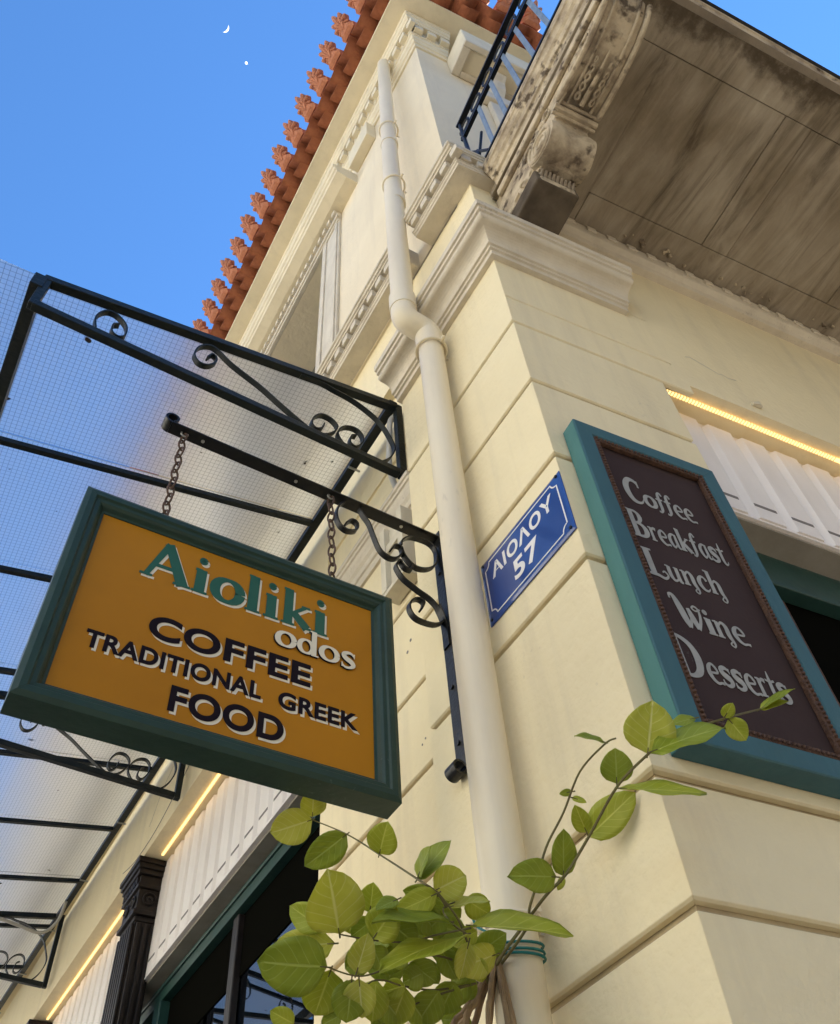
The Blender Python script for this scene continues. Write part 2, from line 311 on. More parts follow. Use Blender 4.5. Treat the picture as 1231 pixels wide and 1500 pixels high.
def smoothpath(pts, k=5):
    pts = [Vector(p) for p in pts]; out = []
    for i in range(len(pts)-1):
        p0 = pts[max(i-1, 0)]; p1 = pts[i]; p2 = pts[i+1]; p3 = pts[min(i+2, len(pts)-1)]
        for j in range(k):
            t = j/k
            out.append(.5*((2*p1)+(p2-p0)*t+(2*p0-5*p1+4*p2-p3)*t*t+(3*p1-p0-3*p2+p3)*t**3))
    out.append(pts[-1]); return out
def circ(c, ax, r, n=20):
    ax = Vector(ax).normalized(); a = ax.orthogonal().normalized(); b = ax.cross(a)
    return [Vector(c)+(a*math.cos(2*math.pi*i/n)+b*math.sin(2*math.pi*i/n))*r for i in range(n)]
# mouldings: profile of (projection, z) swept along left wall, round the corner and along the right wall
def left_run(mb, prof, y0, y1, x0=0.): return mb.rings([[Vector((x0-p, y0, z)) for p, z in prof], [Vector((x0-p, y1, z)) for p, z in prof]])
def right_run(mb, prof, u0, u1, o0=0.): return mb.rings([[RW(u0, o0+p, z) for p, z in prof], [RW(u1, o0+p, z) for p, z in prof]])
def corner_run(mb, prof, y_end, u_end, lp=0., ro=0.):
    return mb.rings([[Vector((-(lp+p), y_end, z)) for p, z in prof], [corner(lp+p, ro+p, z) for p, z in prof], [RW(u_end, ro+p, z) for p, z in prof]])

# ------------------------------------------------------------------ ground
g = MB().box((-400, -400, -.3), (400, 400, 0)).build('ground', 'paving'); g['kind'] = 'structure'

# ------------------------------------------------------------------ the corner building
bld = thing('corner_building', 'cream neoclassical corner building with white cornices, stone balcony and red tiled eaves', 'building', (0, 0, 0))
E_ = .06                                   # the shop wall lies this far behind the corner pier
Y_END, U_END = 13., 7.
PIER_Y, JAMB_U = .742, .63
# core behind the pier and the long walls
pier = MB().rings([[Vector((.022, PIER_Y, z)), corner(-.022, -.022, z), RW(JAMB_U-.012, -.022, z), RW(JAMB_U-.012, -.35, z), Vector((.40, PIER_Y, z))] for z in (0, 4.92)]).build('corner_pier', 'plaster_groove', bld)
bands = [0, .42, .84, 1.26, 1.68, 1.96, 2.23, 2.487, 3.10, 3.53, 3.943, 4.352, 4.93]
def bprof(z0, z1, g=.0095, c=.004): return [(-.021, z0+g), (-.006, z0+g), (0, z0+g+c), (0, z1-g-c), (-.006, z1-g), (-.021, z1-g)]
for i in range(len(bands)-1):
    z0, z1 = bands[i], bands[i+1]; pf = bprof(z0, z1)
    mb = MB(); mb.rings([[Vector((-p, PIER_Y+p*.3, z)) for p, z in pf], [corner(p, p, z) for p, z in pf]]); mb.build('block', 'plaster', pier, bevel=.0015)
    parts = [(z0, z1)] if i < 11 else [(z0, 4.555), (4.555, z1)]
    for a, b in parts:
        pf = bprof(a, b, .0095 if b != 4.555 and a != 4.555 else .003)
        ue = JAMB_U if b < 4.5 else (.78 if a < 4.5 else .74)
        mb = MB(); mb.rings([[corner(p, p, z) for p, z in pf], [RW(ue+p*.3, p, z) for p, z in pf]]); mb.build('block', 'plaster', pier, bevel=.0015)

def box_l(y0, y1, x0, x1, z0, z1, name, ma, parent=bld, bevel=0): return MB().box((x0, y0, z0), (x1, y1, z1)).build(name, ma, parent, bevel=bevel)
def box_r(u0, u1, o0, o1, z0, z1, name, ma, parent=bld, bevel=0): return MB().rbox(u0, u1, o0, o1, z0, z1).build(name, ma, parent, bevel=bevel)

# left: walls
SOF_L, SOF_R = 4.538, 4.416
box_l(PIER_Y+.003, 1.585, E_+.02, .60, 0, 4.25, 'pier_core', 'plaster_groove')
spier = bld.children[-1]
lz = [0, .52, .84, 1.16, 1.48, 1.80, 2.12, 2.44, 2.76, 3.08, 3.40, 3.80, 4.25]
for i in range(len(lz)-1):
    pf = bprof(lz[i], lz[i+1], .008)
    left_run(MB(), pf, PIER_Y+.003, 1.585, E_).build('block', 'plaster', spier, bevel=.0015)
box_l(PIER_Y+.003, 1.585, E_+.01, .55, 4.25, 4.72, 'wall', 'plaster')
box_l(1.585, Y_END, E_, .60, SOF_L, 5.19, 'wall', 'plaster')
box_l(PIER_Y+.003, 1.585, E_, .55, 4.72, 5.19, 'wall', 'plaster')
box_l(.5, Y_END, .012, .60, 5.19, 6.0, 'wall', 'plaster')
mould = [(-.02, 4.205), (.012, 4.205), (.018, 4.235), (.026, 4.238), (.030, 4.262), (.040, 4.275), (.048, 4.30), (.052, 4.325), (.060, 4.328), (.060, 4.345), (.068, 4.348), (.068, 4.372), (-.02, 4.385)]
left_run(MB(), mould, PIER_Y+.003, 1.585, E_).build('pier_moulding', 'white_plaster', bld, bevel=.001)
# right: wall over the shop opening
box_r(.74, U_END, -.40, -.0005, SOF_R, 5.62, 'wall', 'plaster')
# wall of the band between the capital and the dentil course, round the corner
corner_run(MB(), [(-.35, 4.93), (0, 4.93), (0, 5.80), (-.35, 5.80)], .55, .745, 0, -.001).build('wall_band', 'plaster', bld)
# capital cornice of the corner pier
cap = [(-.01, 4.885), (.022, 4.885), (.024, 4.910), (.034, 4.912), (.036, 4.923), (.046, 4.925), (.048, 4.936), (.046, 4.945)] + [(.046+.046*(1-math.cos(R(t))), 4.948+.046*math.sin(R(t))) for t in range(0, 91, 15)] + [(.094+.020*math.sin(R(t)), 5.014-.020*math.cos(R(t))+.0) for t in range(15, 151, 15)] + [(.112, 5.036), (.120, 5.038), (.120, 5.058), (.130, 5.061), (.132, 5.098), (-.01, 5.112)]
corner_run(MB(), cap, PIER_Y+.01, .625).build('pier_cornice', 'white_plaster', bld, bevel=.0012)
# dentil string course between the floors
sp = [(-.02, 5.79), (.098, 5.79), (.100, 5.805), (.107, 5.808), (.109, 5.822), (.116, 5.824), (.116, 5.833), (.096, 5.833), (.096, 5.907), (.138, 5.907), (.140, 5.919), (.150, 5.921), (.152, 5.937), (.162, 5.940), (.164, 5.957), (-.02, 5.97)]
STR = MB(); STR.rings([[Vector((-p, .352, z)) for p, z in sp], [corner(p, p*.62, z) for p, z in sp], [RW(.28, p*.62, z) for p, z in sp]])
left_run(STR, sp, .475, Y_END)
strc = STR.build('string_course', 'white_plaster', bld, bevel=.0015)
bed = right_run(MB(), [(-.01, 5.535), (.035, 5.535), (.045, 5.555), (.070, 5.572), (.074, 5.60), (.074, 5.657), (-.01, 5.657)], .30, U_END).build('bed_band', 'white_plaster', bld, bevel=.003)
den = MB().box((-.135, -.029, 5.839), (-.094, .029, 5.902)).mesh('dentil'); den.materials.append(M['white_plaster'])
def put(me, name, parent, loc, rz=0, bevel=0):
    o = bpy.data.objects.new(name, me); col.objects.link(o); o.location = loc; o.rotation_euler = (0, 0, rz); setpar(o, parent)
    if bevel:
        b = o.modifiers.new('bevel', 'BEVEL'); b.width = bevel; b.segments = 2
    return o
y = -.075
while y < 6.5:
    if not (.33 < y < .505): put(den, 'dentil', strc, (0, y, 0), 0, .004)
    y += .0935
denr = MB().rings([[Vector((a, b, z)) for a, b in ((-.029, .058), (.029, .058), (.029, .084), (-.029, .084))] for z in (5.839, 5.902)]).mesh('dentil'); denr.materials.append(M['white_plaster'])
for k in range(4): put(denr, 'dentil', strc, RW(-.055+.0935*k, 0, 0), A_ANG+math.pi, .004)
denb = MB().box((-.026, .073, 5.603), (.026, .083, 5.65)).mesh('dentil'); denb.materials.append(M['white_plaster'])
for k in range(22): put(denb, 'dentil', bed, RW(.36+.115*k, 0, 0), A_ANG+math.pi, .004)
# upper storey walls  (left plane x=0, right plane set back .12)
UW = .0; UR = -.115
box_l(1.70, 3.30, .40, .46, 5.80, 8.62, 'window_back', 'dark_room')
def upcorner(mb, prof, ye, ue): return mb.rings([[Vector((-(UW+p), ye, z)) for p, z in prof], [corner(UW+p, UR+p, z) for p, z in prof], [RW(ue, UR+p, z) for p, z in prof]])
upcorner(MB(), [(-.4, 5.78), (0, 5.78), (0, 9.86), (-.4, 9.86)], 1.70, .62).build('upper_wall', 'plaster_upper', bld)
box_l(1.70, 3.30, 0, .4, 8.62, 9.86, 'upper_wall', 'plaster_upper'); box_l(3.30, Y_END, 0, .4, 5.80, 9.86, 'upper_wall', 'plaster_upper')
box_r(.62, 1.85, UR-.4, UR, 8.3, 9.86, 'upper_wall', 'plaster_upper'); box_r(1.85, U_END, UR-.4, UR, 5.80, 9.86, 'upper_wall', 'plaster_upper')
# balcony door (right) with surround
box_r(.62, 1.85, UR-.4, UR-.22, 5.80, 8.3, 'balcony_door', 'door_green')
for uu in (.50, 1.85): box_r(uu, uu+.12, UR+.002, UR+.045, 5.80, 8.42, 'door_surround', 'white_plaster', bevel=.008)
box_r(.46, 2.01, UR+.002, UR+.07, 8.42, 8.62, 'door_head', 'white_plaster', bevel=.01)
# hood over the balcony door with a coffered underside and brackets
hz = 8.98
hood = MB(); hood.rbox(.26, 2.3, UR+.001, .145, hz+.03, hz+.42); hd = hood.build('door_hood', 'soffit_plaster', bld, bevel=.01)
for a in ((.26, 2.3, .10, .145, hz, hz+.035), (.26, .33, UR+.002, .10, hz, hz+.035), (.33, 2.3, UR+.002, UR+.05, hz, hz+.035)): MB().rbox(*a).build('hood_border', 'white_plaster', hd, bevel=.008)
for uu in (.56, 1.9):
    pr_ = [(UR+.003, hz-.30), (UR+.05, hz-.30), (UR+.10, hz-.22), (UR+.12, hz-.10), (UR+.16, hz-.05), (UR+.16, hz-.004), (UR+.003, hz-.004)]
    MB().rings([[RW(uu, o, z) for o, z in pr_], [RW(uu+.1, o, z) for o, z in pr_]]).build('hood_bracket', 'white_plaster', hd, bevel=.006)
# eave cornice: bed mould, dentils, fascia
ec = [(-.02, 9.36), (.016, 9.36), (.022, 9.395), (.034, 9.40), (.040, 9.43), (.052, 9.44), (.060, 9.475), (.070, 9.478), (.070, 9.64), (.118, 9.64), (.120, 9.68), (.134, 9.69), (.140, 9.735), (.150, 9.74), (.150, 9.83), (-.02, 9.83)]
EC = MB(); upcorner(EC, ec, Y_END, .26); right_run(EC, ec, .33, U_END, UR) if False else None
ecn = EC.build('eave_cornice', 'soffit_plaster', bld, bevel=.0015)
de2 = MB().box((-.112, -.038, 9.515), (-.068, .038, 9.632)).mesh('dentil'); de2.materials.append(M['soffit_plaster'])
y = .02
while y < 7.:
    put(de2, 'dentil', ecn, (0, y, 0), 0, .004); y += .118
de3 = MB().box((-.038, .068, 9.515), (.038, .112, 9.632)).mesh('dentil'); de3.materials.append(M['soffit_plaster'])
for i in range(3): put(de3, 'dentil', ecn, RW(-.02+.118*i, UR, 0), A_ANG+math.pi, .004)
# eave soffit board and roof
SO = 9.862
sof = [(-.3, SO-.03), (.285, SO-.03), (.289, SO-.012), (.285, SO+.03), (-.3, SO+.03)]
upcorner(MB(), sof, Y_END, U_END).build('eave_soffit', 'soffit_plaster', bld)
roof = MB().rings([[Vector((.1, Y_END, 10.0)), corner(-.1, UR-.1, 10.0), RW(U_END, UR-.1, 10.0)], [Vector((3.5, Y_END, 11.2)), corner(-3.5, -3.5, 11.2), RW(U_END, -3.5, 11.2)]], cap=False).build('roof', 'terracotta', bld)
MB().rings([[Vector((3.45, Y_END, z)), corner(-3.45, -3.45, z), RW(U_END, -3.45, z), RW(U_END, -9, z), Vector((9, Y_END, z))] for z in (11.15, 11.25)]).build('roof_sun_cap', 'terracotta', bld)  # unseen flat cap added to keep sun out of the hollow building
MB().box((2.1, 2.3, 0), (9, Y_END, 11.1)).build('sun_block_core', 'plaster_upper', bld)  # unseen solid mass added inside to block sun from behind
MB().rings([[RW(.75, -2.05, z), RW(U_END, -2.05, z), RW(U_END, -4.5, z), RW(2.0, -4.5, z)] for z in (0, 11.1)]).build('sun_block_core', 'plaster_upper', bld)  # second unseen mass added to block sun behind the right-hand rooms
def pan_mesh(wd, y0, y1, z0, z1, dep, th, ph=0):
    mb = MB(); N = 14; rg = []
    for (yy, zz) in ((y0, z0), (y1, z1)):
        t = []; b = []
        for i in range(N+1):
            x = -wd/2 + wd*i/N; c = -dep*(.5+.5*math.cos(2*math.pi*x/wd + ph))
            t.append(Vector((x, yy, zz+c+th))); b.append(Vector((x, yy, zz+c)))
        rg.append(t + b[::-1])
    mb.rings(rg); me = mb.mesh('roof_tile'); me.materials.append(M['terracotta'])
    for p in me.polygons: p.use_smooth = True
    me.set_sharp_from_angle(angle=R(40)); return me
PITCHT = .2487
tA = pan_mesh(PITCHT*.985, .0, .445, 10.065, 9.945, .085, .022)      # eave tile, trough
tB = pan_mesh(PITCHT*.80, .0, .375, 9.99, 9.90, .05, .022)        # bedding tile under it
def cover_mesh():
    mb = MB(); N = 10; rg = []
    for yy, zz in ((.0, 10.10), (.43, 9.985)):
        o = []; i_ = []
        for i in range(N+1):
            a = math.pi*i/N; o.append(Vector((.072*math.cos(a), yy, zz+.062*math.sin(a)-.01))); i_.append(Vector((.055*math.cos(a), yy, zz+.046*math.sin(a)-.01)))
        rg.append(o+i_[::-1])
    mb.rings(rg); me = mb.mesh('cover_tile'); me.materials.append(M['terracotta']); return me
tC = cover_mesh()
def antefix_mesh():
    # palmette: a notched fan of lobes on a short neck, about 4 cm thick with a raised middle
    pts = [(-.050, 0), (-.062, .022), (-.050, .040)]
    lobes = [(198, .066), (160, .080), (125, .092), (90, .108), (55, .092), (20, .080), (-18, .066)]
    cx, cz = 0, .082
    for k, (a, r) in enumerate(lobes):
        for da, rr in ((13, .80), (6, .97), (0, 1.03), (-6, .97), (-13, .80)):
            t = R(a+da); pts.append((cx+r*rr*math.cos(t)*.80, cz+r*rr*math.sin(t)))
        if k < 6:
            a2 = (a+lobes[k+1][0])/2; r2 = (r+lobes[k+1][1])/2*.66; pts.append((cx+r2*math.cos(R(a2))*.80, cz+r2*math.sin(R(a2))))
    pts += [(.050, .040), (.062, .022), (.050, 0)]
    mb = MB(); n = len(pts)
    f = [Vector((x, .430, z)) for x, z in pts]; b = [Vector((x, .398, z)) for x, z in pts]; fi = [Vector((x*.62, .444, .075+(z-.075)*.66)) for x, z in pts]
    mb.rings([b, f, fi])
    for a, r in ((160, .06), (125, .075), (90, .09), (55, .075), (20, .06)):
        mb.tube([(0, .440, .045), (r*.4*math.cos(R(a)), .446, .07+r*.5*math.sin(R(a))), (r*.62*math.cos(R(a)), .438, .078+r*.85*math.sin(R(a)))], [.008, .007, .004], 5)
    sc, ti = 1.5, R(38)
    def lean(v):
        x, y, z = v; y -= .40; return (x*sc, .415+y*sc*math.cos(ti)+z*sc*math.sin(ti), -y*sc*math.sin(ti)+z*sc*math.cos(ti))
    mb.v = [lean(v) for v in mb.v]
    me = mb.mesh('antefix'); me.materials.append(M['terracotta_pale']); return me
tD = antefix_mesh()
def eave_piece(me, name, side, s, dz=0, par=roof):
    jz = random.uniform(-.004, .004); jr = random.uniform(-.012, .012)
    if side == 'L': o = put(me, name, par, (0, s, dz+jz), math.pi/2+jr)
    else: o = put(me, name, par, RW(s, UR, dz+jz), A_ANG+math.pi+jr)
    return o
y = -.24
for i in range(38):
    yy = y + PITCHT*i
    eave_piece(tA, 'eave_tile', 'L', yy); eave_piece(tB, 'bedding_tile', 'L', yy+.06); eave_piece(tC, 'cover_tile', 'L', yy+PITCHT/2)
    a = eave_piece(tD, 'antefix', 'L', yy+PITCHT/2, 10.02)
u = -.22
for i in range(10):
    uu = u + PITCHT*i
    eave_piece(tA, 'eave_tile', 'R', uu); eave_piece(tB, 'bedding_tile', 'R', uu+.06); eave_piece(tC, 'cover_tile', 'R', uu+PITCHT/2); eave_piece(tD, 'antefix', 'R', uu+PITCHT/2, 10.02)

# frieze panel and window on the left upper wall
box_l(.80, 1.115, -.085, 0-.001, 9.03, 9.362, 'frieze_block', 'soffit_plaster', bevel=.006)
hp = [(-.01, 8.80), (.10, 8.80), (.185, 8.83), (.19, 8.86), (.205, 8.868), (.21, 8.90), (.225, 8.91), (.225, 8.945), (.10, 8.99), (-.01, 9.0)]
left_run(MB(), hp, 1.12, 4.0).build('window_hood', 'soffit_plaster', bld, bevel=.002)
wf = box_l(1.40, 3.60, -.035, -.001, 8.62, 8.80, 'window_head', 'white_plaster', bevel=.004)
dd = MB().box((-.072, -.024, 8.715), (-.03, .024, 8.79)).mesh('dentil'); dd.materials.append(M['white_plaster'])
for i in range(26): put(dd, 'dentil', wf, (0, 1.425+.084*i, 0), 0, .003)
MB().box((-.05, 1.38, 8.655), (-.0345, 3.62, 8.70)).build('head_fillet', 'white_plaster', wf, bevel=.003)
for y0, y1 in ((1.40, 1.70), (3.30, 3.60)):
    j = box_l(y0, y1, -.022, -.001, 5.80, 8.62, 'window_jamb', 'white_plaster', bevel=.004)
    MB().box((-.034, y0+.02, 5.80), (-.0215, y0+.06, 8.60)).build('jamb_bead', 'white_plaster', j, bevel=.004)
    MB().box((-.034, y1-.09, 5.80), (-.0215, y1-.03, 8.60)).build('jamb_bead', 'white_plaster', j, bevel=.004)
sh = box_l(1.702, 1.74, .02, .10, 5.99, 8.60, 'window_shutter', 'teal_light', bevel=.004)
box_l(1.76, 3.28, .36, .366, 5.99, 8.5, 'window_pane', 'pane_glass')
for yy in (2.05, 2.12, 2.2): MB().box((.20, yy, 5.99), (.25, yy+.035, 7.4)).build('shutter_slat', 'teal_light', sh)

# ---- balcony
ZB, ZT, OUT, UL = 5.66, 5.86, 1.09, .085
slab = MB().rbox(UL+.02, U_END, UR, OUT-.02, ZB+.035, ZT).build('balcony_slab', 'stone', bld)
edge = [(-.06, ZB+.002), (.0, ZB+.002), (.004, ZB+.05), (.016, ZB+.055), (.022, ZB+.085), (.034, ZB+.10), (.044, ZB+.135), (.052, ZB+.14), (.054, ZB+.19), (.048, ZT+.012), (-.06, ZT+.012)]
eb = MB(); eb.rings([[RW(UL-p, .075, z) for p, z in edge], [RW(UL-p, OUT-.055+p, z) for p, z in edge], [RW(U_END, OUT-.055+p, z) for p, z in edge]])
eo = eb.build('slab_edge_moulding', 'pale_stone', slab, bevel=.003)
MB().rings([[RW(UL-.05, OUT+o, z) for o, z in ((-.006, ZT-.01), (.012, ZT-.01), (.012, ZT+.02), (-.006, ZT+.02))], [RW(U_END, OUT+o, z) for o, z in ((-.006, ZT-.01), (.012, ZT-.01), (.012, ZT+.02), (-.006, ZT+.02))]]).build('drip_flashing', 'iron', slab)
# underside: border stones and recessed stone panels
def st(u0, u1, o0, o1, z0, z1, nm='soffit_stone'): return MB().rbox(u0, u1, o0, o1, z0, z1).build(nm, 'streaked_stone', slab, bevel=.002)
st(UL, U_END, .872, OUT-.05, ZB, ZB+.034); st(UL, .50, .02, .870, ZB, ZB+.034)
pu = .50
for k in range(5):
    st(pu+.002, pu+.646, .220, .870, ZB+.006, ZB+.034, 'soffit_panel'); st(pu+.648, pu+.792, .220, .870, ZB, ZB+.034); pu += .794
st(.504, U_END, .02, .218, ZB+.003, ZB+.034)
# corbel under the left end of the balcony
cb = [(.0, 5.20), (.284, 5.20), (.29, 5.235), (.25, 5.26), (.27, 5.30), (.33, 5.285), (.40, 5.30), (.455, 5.36), (.472, 5.42), (.475, 5.445), (.512, 5.440), (.516, 5.46), (.528, 5.462), (.532, 5.48), (.60, 5.462), (.72, 5.452), (.85, 5.47), (.94, 5.52), (.985, 5.58), (.99, ZB-.001), (.0, ZB-.001)]
cmb = MB(); cmb.rings([[RW(.118, o, z) for o, z in cb], [RW(.286, o, z) for o, z in cb]])
corb = cmb.build('corbel', 'pale_stone', bld, bevel=.006)
MB().rbox(.10, .304, .0, .283, 5.195, 5.30).build('corbel_block', 'dark_stone', corb, bevel=.008)
def volute(uc, w):
    mb = MB(); rg = []; N = 26
    for (uu, rr) in ((uc-w/2, .062), (uc-w/2, .096), (uc-w/2+.03, .100), (uc, .078), (uc+w/2-.03, .100), (uc+w/2, .096), (uc+w/2, .062)):
        rg.append([RW(uu, .372+rr*1.05*math.cos(2*math.pi*i/N), 5.372+rr*math.sin(2*math.pi*i/N)) for i in range(N)])
    return mb.rings(rg)
volute(.202, .214).build('volute', 'pale_stone', corb, smooth=True)
for uu, sg in ((.094, -1), (.31, 1)):
    pts = []
    for i in range(60):
        t = i/59; a = t*5.2*math.pi; r = .092*(1-t)+.012*t; pts.append(RW(uu, .372+r*math.cos(a+2.2), 5.372+r*math.sin(a+2.2)))
    MB().tube(pts, [.009-.004*i/59 for i in range(60)], 6).build('volute_spiral', 'pale_stone', corb, smooth=True)
for o0, z0, w in ((.492, 5.432, .010), (.515, 5.44, .016), (.538, 5.452, .010)): MB().tube([RW(.098, o0, z0+.01), RW(.306, o0, z0+.01)], w*.85, 8).build('corbel_band', 'pale_stone', corb, smooth=True)
for uu in (.104, .146, .258, .30): MB().tube(smoothpath([RW(uu, .54, 5.462), RW(uu, .66, 5.45), RW(uu, .80, 5.46), RW(uu, .92, 5.50), RW(uu, .985, 5.565)]), .012 if uu in (.104, .30) else .007, 8).build('corbel_rib', 'pale_stone', corb, smooth=True)
# acanthus under the arm: curled leaflets either side of a mid-rib
def curl(c, du, do, sc, flip):
    pts = []
    for i in range(18):
        t = i/17; a = t*2.4*math.pi; r = sc*(1-.75*t)
        pts.append(RW(c[0]+flip*(du*t*.5+r*math.sin(a)*.55), c[1]+do*t*.3+r*math.cos(a)*.8, c[2]-.004+.004*math.sin(a)))
    return pts
for k, (o0, sc) in enumerate(((.585, .026), (.625, .030), (.665, .028), (.70, .024), (.735, .018))):
    for fl in (-1, 1): MB().tube(curl((.202+fl*.028, o0, 5.452), .02, .03, sc, fl), [.0075-.003*i/17 for i in range(18)], 6).build('acanthus_leaf', 'pale_stone', corb, smooth=True)
MB().tube([RW(.202, .56, 5.45), RW(.202, .68, 5.442), RW(.202, .79, 5.452)], [.012, .010, .004], 8).build('acanthus_rib', 'pale_stone', corb, smooth=True)
for k in range(9):
    uu = .125+.019*k; MB().tube([RW(uu, .272, 5.29), RW(uu+.004, .288, 5.262), RW(uu, .305, 5.275)], [.009, .010, .006], 6).build('fringe', 'stone', corb, smooth=True)
# carved scrolls on the visible flank
rr_ = random.Random(3)
for k in range(16):
    o0 = .08+.052*k; z0 = 5.33+.20*min(1, k/15)+rr_.uniform(-.02, .04)
    if .27 < o0 < .47: z0 = 5.52+rr_.uniform(0, .04)
    pts = []; sg = 1 if k % 2 else -1; s0 = rr_.uniform(.022, .034)
    for i in range(16):
        t = i/15; a = sg*(t*2.0*math.pi)+k; r = s0*(1-.7*t); pts.append(RW(.114, o0+r*math.cos(a)*1.3+.02*t, z0+r*math.sin(a)))
    MB().tube(pts, [.0085-.004*i/15 for i in range(16)], 6).build('carved_scroll', 'pale_stone', corb, smooth=True)
MB().rbox(.095, .118, .05, .97, 5.60, 5.655).build('corbel_fillet', 'pale_stone', corb, bevel=.006)
# railing on the balcony's left flank
UQ = .06
rl = MB().rbox(UQ-.012, UQ+.012, .07, 1.06, 5.948, 5.966).build('railing', 'iron', bld)
for z, w in ((6.615, .011), (6.87, .016)): MB().rbox(UQ-w, UQ+w, -.02, 1.06, z, z+.02).build('rail', 'iron', rl)
MB().rbox(UQ-.008, UQ+.008, -.02, 1.06, 6.66, 6.672).build('rail', 'iron', rl)
for k in range(7):
    o = .175+.138*k; MB().rbox(UQ-.004, UQ+.004, o-.013, o+.013, 5.9661, 6.6149).build('baluster', 'iron_skylit', rl)
for k in range(8): MB().tube(circ(RW(UQ, .03+.138*k, 6.745), BD, .05, 14), .006, 5, closed=True).build('rail_ring', 'iron', rl)
MB().tube([RW(UQ, .0, 5.96), RW(UQ, .0, 6.9)], .012, 8).build('rail_post', 'iron', rl)
MB().tube([RW(UQ, .02, 6.0), RW(UQ, .13, 6.3)], .008, 6).build('rail_brace', 'iron', rl); MB().tube([RW(UQ, .13, 6.0), RW(UQ, .02, 6.3)], .008, 6).build('rail_brace', 'iron', rl)
MB().tube([RW(UQ, .06, 5.87), RW(UQ, .06, 6.2)], .010, 6).build('rail_post', 'iron', rl)
MB().tube([RW(UQ, .07, 5.95), RW(UQ, .0, 5.95)], .008, 6).build('rail_tie', 'iron', rl)

# ---- shop openings: lit cove, ribbed boards, green frame, glass
def board_prof(x, d): return [(0, 0), (.018, d), (.128, d), (.146, 0)]
XB, ZBL, ZBR = .223, 3.852, 3.79
box_l(1.585, 12.0, XB+.003, XB+.06, ZBL, SOF_L-.002, 'board_backing', 'white_board'); bbk = bld.children[-1]
y = 1.60
while y < 9.0:
    if not any(abs(y+.07-c) < .14 for c in (4.22, 6.62)):
        MB().rings([[Vector((XB+.003-d, y+a, z)) for a, d in board_prof(0, .026)] for z in (ZBL+.012, SOF_L-.004)]).build('board', 'white_board', bbk)
        MB().box((XB-.0245, y+.018, ZBL+.085), (XB-.0215, y+.118, ZBL+.098)).build('vent_slot', 'slot_grey', bbk)
    y += .1675
box_l(1.585, 12., XB-.023, XB+.004, ZBL, ZBL+.011, 'board_trim', 'white_board', bbk)
box_l(1.59, 12., XB+.0, .60, SOF_L-.0025, SOF_L+.0, 'cove_soffit', 'soffit_plaster')
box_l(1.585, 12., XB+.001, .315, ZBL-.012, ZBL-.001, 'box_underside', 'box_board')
box_l(1.585, 12., .30, .345, 3.74, ZBL-.013, 'door_head', 'door_green'); dh = bld.children[-1]
MB().box((.288, 1.585, 3.80), (.2995, 12., 3.822)).build('head_bead', 'door_green', dh, bevel=.004)
box_l(1.585, 12., .346, .40, 3.44, 3.80, 'transom_panel', 'black_panel', bevel=.003)
pg = box_l(1.60, 12., .352, .358, .9, 3.438, 'shop_pane', 'pane_glass')
box_l(1.585, 12., .362, .42, 0, .9, 'shop_stall', 'dark_wood')
for yy in (3.01, 5.2): box_l(yy, yy+.07, .315, .351, 0, 3.735, 'window_mullion', 'dark_wood', bevel=.006)
box_l(4.02, 4.12, .29, .351, 0, 3.739, 'door_post', 'door_green', bevel=.006)
box_l(1.586, 1.64, .30, .351, 0, 3.739, 'door_post', 'dark_wood', bevel=.006)
# fluted dark columns with capitals between the bays
def column(yc):
    x0, x1, w = .065, .21, .15
    c = MB().box((x0+.03, yc-w+.03, 0), (XB-.002, yc+w-.03, 4.22)).build('column', 'dark_wood', bld)
    for k in range(6):
        y = yc-w+.035+k*.046; MB().box((x0+.012, y, .0), (x0+.0295, y+.026, 4.16)).build('flute', 'dark_wood', c, bevel=.005)
    for k in range(3):
        x = x0+.036+k*.042; MB().box((x, yc-w+.012, 0), (x+.026, yc-w+.0295, 4.16)).build('flute', 'dark_wood', c, bevel=.005)
    for z0, z1, e in ((4.17, 4.20, .0), (4.20, 4.23, .02), (4.23, 4.36, .005), (4.36, 4.385, .022), (4.385, 4.44, .010), (4.44, 4.47, .030), (4.47, 4.50, .042), (4.50, 4.534, .052)):
        MB().box((x0-e+.02, yc-w-e+.02, z0), (XB-.003, yc+w+e-.02, z1-.001)).build('capital_tier', 'dark_wood', c, bevel=.004)
    for k in range(8):
        y = yc-w+.03+k*.034; MB().box((x0-.004, y, 4.388), (x0+.0095, y+.02, 4.432)).build('capital_dentil', 'dark_wood', c)
    for yy in (yc-.07, yc+.05):
        pts = []
        for i in range(22):
            t = i/21; a = t*3.4*math.pi; r = .045*(1-.8*t); pts.append((x0+.008, yy+r*math.cos(a), 4.295+r*math.sin(a)))
        MB().tube(pts, .006, 6).build('capital_scroll', 'dark_wood', c, smooth=True)
    pts = []
    for i in range(22):
        t = i/21; a = t*3.4*math.pi; r = .045*(1-.8*t); pts.append((x0+.08+r*math.cos(a), yc-w+.008, 4.295+r*math.sin(a)))
    MB().tube(pts, .006, 6).build('capital_scroll', 'dark_wood', c, smooth=True)
column(4.22); column(6.62)
